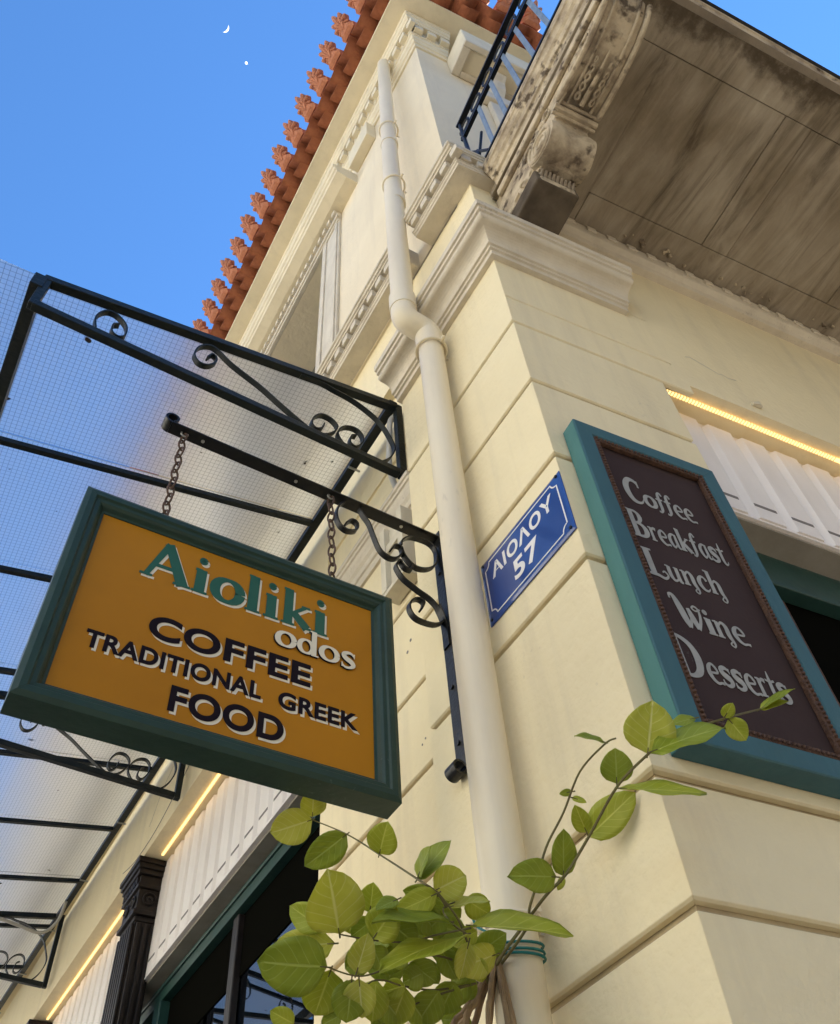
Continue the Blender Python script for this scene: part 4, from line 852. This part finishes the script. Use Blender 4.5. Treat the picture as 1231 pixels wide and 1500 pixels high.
for k, p in TS.items():
    me = MB().ribbon(smoothpath([(x, 0, z) for x, z in p], 6), (0, 1, 0), .024, .0062).mesh('scroll'); me.materials.append(M['iron_green'])
    for q in me.polygons: q.use_smooth = True
    me.set_sharp_from_angle(angle=R(40)); smes.append(me)
for yt in (.82, 3.40, 6.10):
    t = put(tme, 'truss', aw, (0, yt, az(yt)), 0, .003)
    for me in smes:
        o = bpy.data.objects.new('scroll', me); col.objects.link(o); o.parent = t
YE = 9.2
def rail(x, w, h, dz, name, y0=.80): return MB().rings([[Vector((x+a, y, pz(x, y)+dz+b)) for a, b in ((-w/2, -h/2), (w/2, -h/2), (w/2, h/2), (-w/2, h/2))] for y in (y0, YE)]).build(name, 'iron_green', aw, bevel=.003)
rail(-.008, .040, .036, .002, 'wall_rail'); rail(XO-.012, .046, .085, -.04, 'outer_rail')
ys = [.82+.775*k for k in range(11)]
for y in ys[1:]:
    MB().rings([[Vector((x, y+.02*(x/XO)+a, pz(x, y)-.016+b)) for a, b in ((-.013, -.013), (.013, -.013), (.013, .013), (-.013, .013))] for x in (-.03, XO)]).build('purlin', 'iron_green', aw)
for k in range(10):
    y0, y1 = ys[k]+.004, ys[k+1]-.004
    MB().rings([[Vector((x, y, pz(x, y)+dz)) for x, y in ((-.03, y0), (-.03, y1), (XO-.02, y1), (XO-.02, y0))] for dz in (.020, .026)]).build('glass_panel', 'wired_glass', aw)
# outer fringe of wired sheet beyond the rail, with a rounded corner
fr = [(XO-.03, .80), (XO-.16, .79)] + [(XO-.16-.24*math.sin(R(a)), .79+.24-.24*math.cos(R(a))) for a in range(10, 91, 16)] + [(XO-.40, 6.), (XO-.03, 6.)]
MB().rings([[Vector((x, y, pz(XO, y)-.02+(x-XO)*.15+dz)) for x, y in fr] for dz in (0, .004)]).build('glass_panel', 'wired_glass', aw)
for k in range(9):
    yy = 1.2+.85*k; MB().tube([(-.03, yy, pz(0, yy)-.02), (.03, yy, pz(0, yy)-.02)], .006, 6).build('rail_clip', 'zinc', aw)

# ------------------------------------------------------------------ small things on the walls
def led(name, mb, label):
    return tag(mb.build(name, 'led_glow'), label, 'light strip', 'warm light strips in the shop coves')
led('light_strip', MB().box((.146, 1.60, SOF_L-.010), (.160, 3.985, SOF_L-.0035)), 'warm light strip over the white boards nearest the corner, left shopfront')
led('light_strip', MB().box((.146, 4.46, SOF_L-.010), (.160, 6.40, SOF_L-.0035)), 'warm light strip beyond the first dark column, far left shopfront')
led('light_strip', MB().rbox(.705, 6.0, -.062, -.046, SOF_R-.010, SOF_R-.0035), 'warm light strip in the cove above the chalkboard, right shopfront')
mb = MB(); 
for uu in range(0, 60): mb.rbox(.71+uu*.014, .7125+uu*.014, -.064, -.044, SOF_R-.012, SOF_R-.003)
o = mb.build('strip_divider', 'soffit_plaster', bpy.data.objects['light_strip.002']); o['kind'] = 'stuff'
wb = thing('wooden_box', 'narrow cream wooden box fixed to the wall under the pier moulding, beside the bracket', 'box', (.02, .86, 3.86))
MB().box((-.012, .80, 3.86), (.056, .835, 4.21)).build('side_board', 'wood_pale', wb, bevel=.002); MB().box((.010, .835, 3.88), (.058, .93, 4.20)).build('back_board', 'wood_pale', wb, bevel=.002)
MB().box((-.012, .93, 3.86), (.056, .965, 4.21)).build('side_board', 'wood_pale', wb, bevel=.002); MB().box((-.010, .80, 3.84), (.056, .965, 3.859)).build('bottom_board', 'wood_pale', wb, bevel=.002)
MB().box((-.006, .836, 4.06), (.0095, .929, 4.10)).build('cross_slat', 'wood_pale', wb)
cbp = smoothpath([(.045, .84, 4.96), (.0, .85, 4.88), (-.005, .86, 4.72), (.0, .88, 4.55), (.045, .90, 4.44)], 6)
tag(MB().tube(cbp, .013, 10).build('cable_conduit', 'pale_cable', smooth=True), 'pale conduit looping behind the near awning truss', 'conduit')
cbp = smoothpath([(-.55, 5.95, 4.98), (-.30, 5.97, 4.95), (-.12, 5.98, 4.93), (-.03, 5.95, 5.02), (-.03, 5.80, 5.10)], 6)
tag(MB().tube(cbp, .012, 10).build('cable_conduit', 'pale_cable', smooth=True), 'pale bent conduit along the far awning truss at lower left', 'conduit')
wire = smoothpath([(E_-.003, 2.9, 4.97), (E_-.003, 3.3, 4.78), (E_-.003, 3.8, 4.62), (E_-.003, 4.2, 4.60), (E_-.003, 4.5, 4.66)], 6)
tag(MB().tube(wire, .0018, 5).build('wall_wire', 'slot_grey'), 'thin grey wire sagging on the wall above the dark column', 'wire')

for k, (y, z) in enumerate(((.905, 3.62), (.93, 3.585), (.86, 3.18), (.88, 3.17))):
    MB().tube([(E_+.001, y, z), (E_-.0012, y, z)], [.007, .006] if k < 2 else [.003, .004], 7).build('drill_hole', 'slot_grey', bpy.data.objects['pier_core'])
rr = random.Random(5)
def crack(name_parent, f, n):
    a = 0.; b = 0.; pts = []
    for i in range(n): pts.append(f(a, b)); a += rr.uniform(.02, .05); b += rr.uniform(-.025, .02)
    MB().tube(pts, .0009, 4).build('hairline_crack', 'slot_grey', name_parent)
crack(bld, lambda a, b: Vector((E_-.0004, 3.75+a, 4.98-a*.8+b)), 9)
crack(bld, lambda a, b: RW(.86+a, -.0004, 4.70+b), 8)

# ------------------------------------------------------------------ climbing plant
LEAVES=[(-0.391,0.66,2.666,-0.466,0.721,2.647,-0.341,-0.637,-0.691,0.077),(-0.387,0.67,2.68,-0.412,0.609,2.718,-0.125,-0.492,-0.862,0.056),(-0.36,0.55,2.575,-0.416,0.636,2.531,-0.331,-0.592,-0.735,0.065),(-0.333,0.46,2.486,-0.347,0.398,2.519,-0.539,-0.308,-0.784,0.061),(-0.513,0.273,2.202,-0.578,0.182,2.247,0.021,-0.457,-0.889,0.089),(-0.523,0.31,2.226,-0.578,0.326,2.261,-0.508,-0.742,-0.438,0.044),(-0.5,0.317,2.21,-0.577,0.387,2.221,-0.554,-0.512,-0.656,0.054),(-0.522,0.295,2.159,-0.629,0.319,2.158,-0.162,-0.727,-0.667,0.084),(-0.497,0.334,2.176,-0.493,0.399,2.132,-0.241,-0.537,-0.808,0.067),(-0.484,0.272,2.146,-0.498,0.206,2.174,-0.323,-0.309,-0.895,0.04),(-0.471,0.312,2.157,-0.46,0.349,2.107,-0.18,-0.776,-0.604,0.058),(-0.46,0.269,2.246,-0.473,0.232,2.276,-0.525,-0.418,-0.742,0.042),(-0.437,0.216,2.248,-0.478,0.216,2.223,-0.238,-0.9,0.366,0.025),(-0.359,0.219,2.277,-0.426,0.251,2.243,-0.143,-0.85,-0.508,0.042),(-0.341,0.213,2.229,-0.497,0.195,2.191,-0.128,-0.594,0.794,0.084),(-0.31,0.214,2.215,-0.476,0.213,2.138,-0.361,-0.498,0.788,0.095),(-0.379,0.246,2.311,-0.347,0.184,2.359,-0.89,-0.455,0.002,0.044),(-0.38,0.244,2.313,-0.386,0.189,2.341,-0.993,0.049,-0.11,0.032),(-0.339,0.26,2.306,-0.282,0.239,2.338,-0.229,-0.945,-0.233,0.059),(-0.35,0.236,2.283,-0.402,0.259,2.292,-0.39,-0.652,-0.65,0.03),(-0.453,0.273,2.207,-0.44,0.219,2.237,-0.611,-0.487,-0.624,0.057),(-0.465,0.299,2.153,-0.438,0.34,2.114,-0.518,-0.384,-0.764,0.051),(-0.259,0.283,2.321,-0.2,0.294,2.308,-0.028,-0.662,-0.749,0.044),(-0.31,0.268,2.287,-0.241,0.234,2.301,-0.444,-0.621,0.646,0.04),(-0.283,0.243,2.249,-0.117,0.174,2.241,-0.253,-0.679,0.689,0.093),(-0.294,0.235,2.215,-0.284,0.287,2.177,-0.324,-0.522,-0.789,0.034),(-0.206,0.282,2.232,-0.296,0.277,2.189,0.236,-0.886,-0.4,0.052),(-0.111,0.199,2.353,-0.217,0.201,2.333,0.029,-0.956,-0.293,0.056),(-0.1,-0.084,2.435,-0.132,-0.159,2.485,-0.578,-0.273,-0.769,0.085),(-0.119,-0.109,2.417,-0.035,-0.209,2.432,-0.723,-0.545,0.424,0.068),(-0.09,0.014,2.44,-0.109,-0.024,2.486,-0.394,-0.625,-0.674,0.057),(-0.188,-0.083,2.341,-0.072,-0.155,2.323,-0.34,-0.701,0.627,0.072),(-0.06,0.148,2.418,-0.014,0.046,2.465,-0.764,-0.517,-0.387,0.064),(-0.07,0.139,2.419,-0.113,0.108,2.446,-0.345,-0.293,-0.892,0.035),(-0.09,0.204,2.361,-0.127,0.137,2.409,-0.236,-0.473,-0.849,0.046),(-0.08,0.026,2.543,-0.14,0.038,2.549,-0.126,-0.853,0.507,0.032),(0.083,-0.139,2.536,0.12,-0.132,2.503,-0.526,-0.514,-0.677,0.039),(0.073,-0.138,2.535,0.07,-0.17,2.545,-0.469,-0.217,-0.856,0.024),(0.037,-0.104,2.547,-0.006,-0.079,2.537,-0.52,-0.84,0.153,0.026),(0.179,-0.148,2.586,0.214,-0.215,2.602,-0.758,-0.255,0.601,0.041),(0.179,-0.148,2.586,0.214,-0.193,2.587,-0.714,-0.549,0.434,0.03),(-0.07,0.154,2.517,-0.095,0.163,2.51,-0.155,-0.868,-0.471,0.014),(-0.07,0.158,2.506,-0.048,0.143,2.493,-0.505,-0.858,0.092,0.015),(-0.09,0.204,2.361,-0.096,0.22,2.341,-0.409,-0.772,-0.487,0.014),(-0.524,0.407,2.119,-0.564,0.411,2.134,-0.301,-0.759,-0.578,0.032),(-0.366,0.325,2.167,-0.364,0.38,2.13,-0.486,-0.474,-0.734,0.051),(-0.298,0.332,2.176,-0.311,0.391,2.142,-0.515,-0.499,-0.697,0.052),(-0.26,0.337,2.199,-0.264,0.39,2.166,-0.51,-0.481,-0.713,0.049),(-0.42,0.325,2.17,-0.401,0.377,2.127,-0.544,-0.405,-0.735,0.048),(-0.368,0.323,2.169,-0.397,0.349,2.165,-0.506,-0.654,-0.562,0.031),(-0.457,0.376,2.131,-0.479,0.404,2.122,-0.623,-0.626,-0.469,0.028),(-0.316,0.287,2.224,-0.274,0.311,2.189,-0.254,-0.62,-0.742,0.037),(-0.371,0.3,2.207,-0.394,0.324,2.202,-0.642,-0.699,-0.315,0.032),(-0.362,0.315,2.204,-0.311,0.316,2.181,-0.269,-0.738,-0.618,0.043),(-0.438,0.304,2.213,-0.41,0.323,2.188,-0.098,-0.739,-0.667,0.038),(-0.359,0.272,2.231,-0.394,0.303,2.227,-0.565,-0.709,-0.422,0.045),(-0.328,0.252,2.263,-0.346,0.294,2.243,-0.544,-0.532,-0.649,0.046),(-0.424,0.27,2.24,-0.371,0.275,2.213,-0.287,-0.666,-0.688,0.051),(-0.239,0.293,2.229,-0.262,0.349,2.202,-0.712,-0.52,-0.472,0.042),(-0.372,0.267,2.273,-0.328,0.278,2.246,-0.274,-0.646,-0.712,0.051),(-0.433,0.326,2.207,-0.459,0.361,2.196,-0.639,-0.618,-0.458,0.043),(-0.341,0.308,2.188,-0.364,0.337,2.18,-0.603,-0.63,-0.489,0.041),(-0.217,0.353,2.212,-0.245,0.402,2.193,-0.648,-0.574,-0.501,0.04),(-0.335,0.366,2.17,-0.296,0.38,2.143,-0.006,-0.884,-0.467,0.043),(-0.394,0.354,2.16,-0.349,0.368,2.131,-0.131,-0.797,-0.589,0.044),(-0.423,0.325,2.269,-0.446,0.364,2.253,-0.482,-0.548,-0.683,0.036),(-0.202,0.394,2.201,-0.216,0.355,2.233,-0.589,-0.37,-0.718,0.035),(-0.391,0.416,2.318,-0.351,0.459,2.273,-0.082,-0.695,-0.715,0.047),(-0.257,0.342,2.292,-0.256,0.396,2.256,-0.364,-0.51,-0.779,0.048),(-0.265,0.293,2.29,-0.323,0.291,2.318,-0.246,-0.773,-0.585,0.034),(-0.346,0.347,2.298,-0.3,0.295,2.312,-0.515,-0.61,-0.602,0.037),(-0.223,0.359,2.228,-0.195,0.3,2.254,-0.433,-0.528,-0.73,0.038),(-0.277,0.41,2.269,-0.234,0.428,2.238,-0.34,-0.528,-0.778,0.03),(-0.4,0.466,2.232,-0.388,0.513,2.195,-0.186,-0.567,-0.802,0.036),(-0.223,0.308,2.282,-0.252,0.349,2.268,-0.628,-0.605,-0.49,0.035),(-0.299,0.496,2.237,-0.302,0.55,2.203,-0.442,-0.495,-0.748,0.033),(-0.439,0.381,2.267,-0.457,0.335,2.304,-0.39,-0.493,-0.777,0.035),(-0.359,0.475,2.277,-0.296,0.455,2.262,-0.346,-0.906,-0.243,0.051),(-0.197,0.488,2.207,-0.146,0.464,2.2,-0.434,-0.884,-0.174,0.047),(-0.313,0.447,2.177,-0.373,0.439,2.208,-0.259,-0.705,-0.66,0.035),(-0.362,0.334,2.279,-0.391,0.395,2.252,-0.908,-0.418,0.011,0.038),(-0.444,0.381,2.278,-0.454,0.338,2.31,-0.426,-0.483,-0.765,0.03),(-0.252,0.281,2.219,-0.226,0.306,2.191,-0.272,-0.579,-0.769,0.031),(-0.319,0.299,2.269,-0.265,0.282,2.256,-0.373,-0.781,-0.501,0.049),(-0.36,0.503,2.274,-0.374,0.457,2.31,-0.308,-0.531,-0.79,0.041),(-0.389,0.387,2.242,-0.337,0.368,2.231,-0.382,-0.797,-0.467,0.047),(-0.263,0.329,2.223,-0.216,0.311,2.213,-0.394,-0.787,-0.475,0.033),(-0.314,0.532,2.224,-0.274,0.543,2.199,-0.056,-0.878,-0.476,0.042),(-0.197,0.355,2.266,-0.165,0.301,2.286,-0.58,-0.573,-0.579,0.046),(-0.319,0.382,2.32,-0.278,0.423,2.275,-0.1,-0.691,-0.716,0.05),(-0.315,0.475,2.244,-0.321,0.421,2.281,-0.415,-0.493,-0.764,0.041)]
STEMS=[(0.0024,[(-0.328,0.241,2.27),(-0.351,0.232,2.286),(-0.388,0.232,2.302),(-0.333,0.46,2.486),(-0.36,0.55,2.575),(-0.392,0.66,2.666)]),(0.0034,[(-0.144,0.402,2.245),(-0.141,0.355,2.274),(-0.128,0.305,2.302),(-0.11,0.239,2.338),(-0.1,0.183,2.354),(-0.08,0.12,2.403),(-0.09,0.014,2.435),(-0.1,-0.086,2.434),(-0.048,-0.106,2.476),(0.074,-0.138,2.534),(0.179,-0.148,2.586)]),(0.003,[(-0.138,0.4,2.255),(-0.115,0.307,2.305),(-0.13,0.267,2.324),(-0.12,0.252,2.358),(-0.1,0.226,2.429),(-0.08,0.179,2.483),(-0.08,0.109,2.531),(-0.08,0.027,2.539),(-0.08,-0.004,2.531)]),(0.0026,[(-0.154,0.388,2.237),(-0.258,0.284,2.232),(-0.306,0.245,2.258),(-0.352,0.231,2.288)]),(0.002,[(-0.28,0.245,2.246),(-0.339,0.261,2.23),(-0.387,0.27,2.213),(-0.455,0.267,2.201),(-0.513,0.273,2.202)]),(0.002,[(-0.22,0.324,2.222),(-0.332,0.277,2.204),(-0.403,0.269,2.177),(-0.459,0.301,2.159),(-0.522,0.295,2.159)]),(0.002,[(-0.196,0.362,2.219),(-0.292,0.347,2.185),(-0.363,0.331,2.172),(-0.434,0.314,2.161),(-0.456,0.378,2.129)]),(0.002,[(-0.196,0.362,2.219),(-0.28,0.345,2.181),(-0.323,0.365,2.165),(-0.377,0.387,2.131)]),(0.0018,[(-0.301,0.228,2.223),(-0.333,0.227,2.238),(-0.332,0.244,2.27),(-0.259,0.283,2.321)])]

plant = thing('climbing_plant', 'green leafy vine climbing the drainpipe and reaching across the corner to the chalkboard', 'plant', (-.12, .37, 0))
def leaf_obj(b, t, n, w, k):
    b = Vector(b); t = Vector(t); n = Vector(n).normalized(); ax = t-b; ln = ax.length; ax.normalize(); s = ax.cross(n).normalized()
    rr = random.Random(k); NU, NV = 6, 9; droop = rr.uniform(.04, .14); fold = rr.uniform(.10, .30); wav = rr.uniform(.01, .03); ph = rr.uniform(0, 6)
    vs = []; uv = []; twist = rr.uniform(-.35, .35)
    for j in range(NV+1):
        v = j/NV
        hw = math.sin(math.pi*min(1, v**.88))**.62*(1-.12*v) if 0 < v < 1 else 0
        hw *= w/2*1.12
        for i in range(NU+1):
            q = 2*i/NU-1; a = twist*(v-.5)
            sd_ = s*math.cos(a)+n*math.sin(a); nn = n*math.cos(a)-s*math.sin(a)
            p = b+ax*(ln*v)+sd_*(q*hw)+nn*(abs(q)**1.4*hw*fold - droop*ln*(v-.35)**2*1.2 + wav*ln*math.sin(ph+v*11+q*2.)*abs(q))
            vs.append(p); uv.append((i/NU, v))
    fs = [(j*(NU+1)+i, j*(NU+1)+i+1, (j+1)*(NU+1)+i+1, (j+1)*(NU+1)+i) for j in range(NV) for i in range(NU)]
    me = bpy.data.meshes.new('leaf'); me.from_pydata([tuple(v) for v in vs], [], fs); me.update()
    ul = me.uv_layers.new(name='uv')
    for p in me.polygons:
        p.use_smooth = True
        for li in p.loop_indices: ul.data[li].uv = uv[me.loops[li].vertex_index]
    o = link('leaf', me, rr.choice(['leaf_a', 'leaf_a', 'leaf_b', 'leaf_c']) if k < 44 else rr.choice(['leaf_a', 'leaf_b', 'leaf_b']), plant)
    sm = o.modifiers.new('thick', 'SOLIDIFY'); sm.thickness = .0005; sm.offset = 0
    return o
for k, q in enumerate(LEAVES): leaf_obj(q[0:3], q[3:6], q[6:9], q[9], k)
for r, pts in STEMS:
    pp = smoothpath(pts, 6); n = len(pp); MB().tube(pp, [r*(1-.45*i/n) for i in range(n)], 8).build('stem', 'stem_green', plant, smooth=True)
rr = random.Random(21)
for q in LEAVES[:44]:                                   # leaf stalks
    b = Vector(q[0:3]); t = Vector(q[3:6]); d = (b-t).normalized(); MB().tube([b+d*.007, b, b-d*.012], [.0014, .0013, .0008], 5).build('leaf_stalk', 'stem_green', plant)
for k in range(9):                                      # woody stems gathered at the tie, running down to the ground
    a = 2*math.pi*k/9; top = Vector((-.142+.012*math.cos(a), .385+.012*math.sin(a), 2.262)); sp_ = Vector((math.cos(a)*.05-.03, math.sin(a)*.07+.03, 0))
    pp = smoothpath([top+Vector((0, 0, .02)), top, top+sp_*.45+Vector((0, 0, -.06)), top+sp_*.95+Vector((0, 0, -.2)), top+sp_*1.1+Vector((rr.uniform(-.02, .02), rr.uniform(-.02, .02), -1.0)), Vector((-.20+rr.uniform(-.06, .06), .42+rr.uniform(-.06, .06), 0))], 5)
    MB().tube(pp, rr.uniform(.0042, .0068), 7).build('woody_stem', 'bark', plant, smooth=True)
tw = thing('green_twine', 'green twine tying the vine stems to the drainpipe', 'twine', (-.078, .398, 2.27))
for k, (z, tilt) in enumerate(((2.305, .10), (2.318, .12), (2.296, .06))):
    pts = [Vector((-.078+(PR+.006)*math.cos(a), .398+(PR+.006)*math.sin(a), z+tilt*.05*math.cos(a)+.012*math.sin(a))) for a in [2*math.pi*i/28 for i in range(28)]]
    MB().tube(pts, .0028, 6, closed=True).build('twine_loop', 'twine', tw, smooth=True)
kn = [(-.135, .37, 2.30), (-.150, .372, 2.285), (-.158, .385, 2.268), (-.155, .405, 2.252), (-.145, .412, 2.245)]
MB().tube(smoothpath(kn, 5), .0038, 6).build('twine_knot', 'twine', tw, smooth=True)
pts = []
for i in range(40):
    t = i/39; c = Vector((-.140, .36, 2.305)).lerp(Vector((-.156, .40, 2.256)), t); pts.append(c+Vector((-.006*math.cos(t*25), .004*math.sin(t*25), .006*math.sin(t*25))))
MB().tube(pts, .002, 5).build('twine_knot', 'twine', tw, smooth=True)
MB().tube(smoothpath([(-.132, .375, 2.306), (-.146, .385, 2.33), (-.150, .41, 2.352), (-.148, .425, 2.378)], 5), .0024, 6).build('twine_end', 'twine', tw, smooth=True)

# ------------------------------------------------------------------ sky: young moon and evening star
CAMP = Vector((-1.1372, -.97815, 1.5))
def sky_basis(d):
    d = Vector(d).normalized(); a = cr - d*cr.dot(d); a.normalize(); return d, a, a.cross(d)
d, ax_, ay_ = sky_basis((-.02834, .21131, .97701))
DM = 9000.; c = CAMP+d*DM; px = DM/1313.93; rM = 5.6*px
outer = []; inner = []
for i in range(25):
    a = R(-118+150*i/24); outer.append((rM*math.cos(a), rM*math.sin(a))); inner.append((rM*math.cos(a)-2.1*px*math.sin(math.pi*i/24)*math.cos(R(-43)), rM*math.sin(a)-2.1*px*math.sin(math.pi*i/24)*math.sin(R(-43))))
poly = outer+inner[1:-1][::-1]
mb = MB(); mb.rings([[c+ax_*x+ay_*y for x, y in poly], [c+d*10+ax_*x+ay_*y for x, y in poly]])
mo = tag(mb.build('moon', 'moon_glow'), 'thin white crescent moon high in the blue sky', 'moon')
d, ax_, ay_ = sky_basis((.00222, .22911, .97340)); c = CAMP+d*DM
mb = MB(); rg = []
for i in range(1, 8):
    a = math.pi*i/8; rg.append([c+d*(1.7*px*math.cos(a))+(ax_*math.cos(2*math.pi*j/12)+ay_*math.sin(2*math.pi*j/12))*1.7*px*math.sin(a) for j in range(12)])
mb.rings(rg); tag(mb.build('star', 'moon_glow', smooth=True), 'bright evening star just below the crescent moon', 'star')
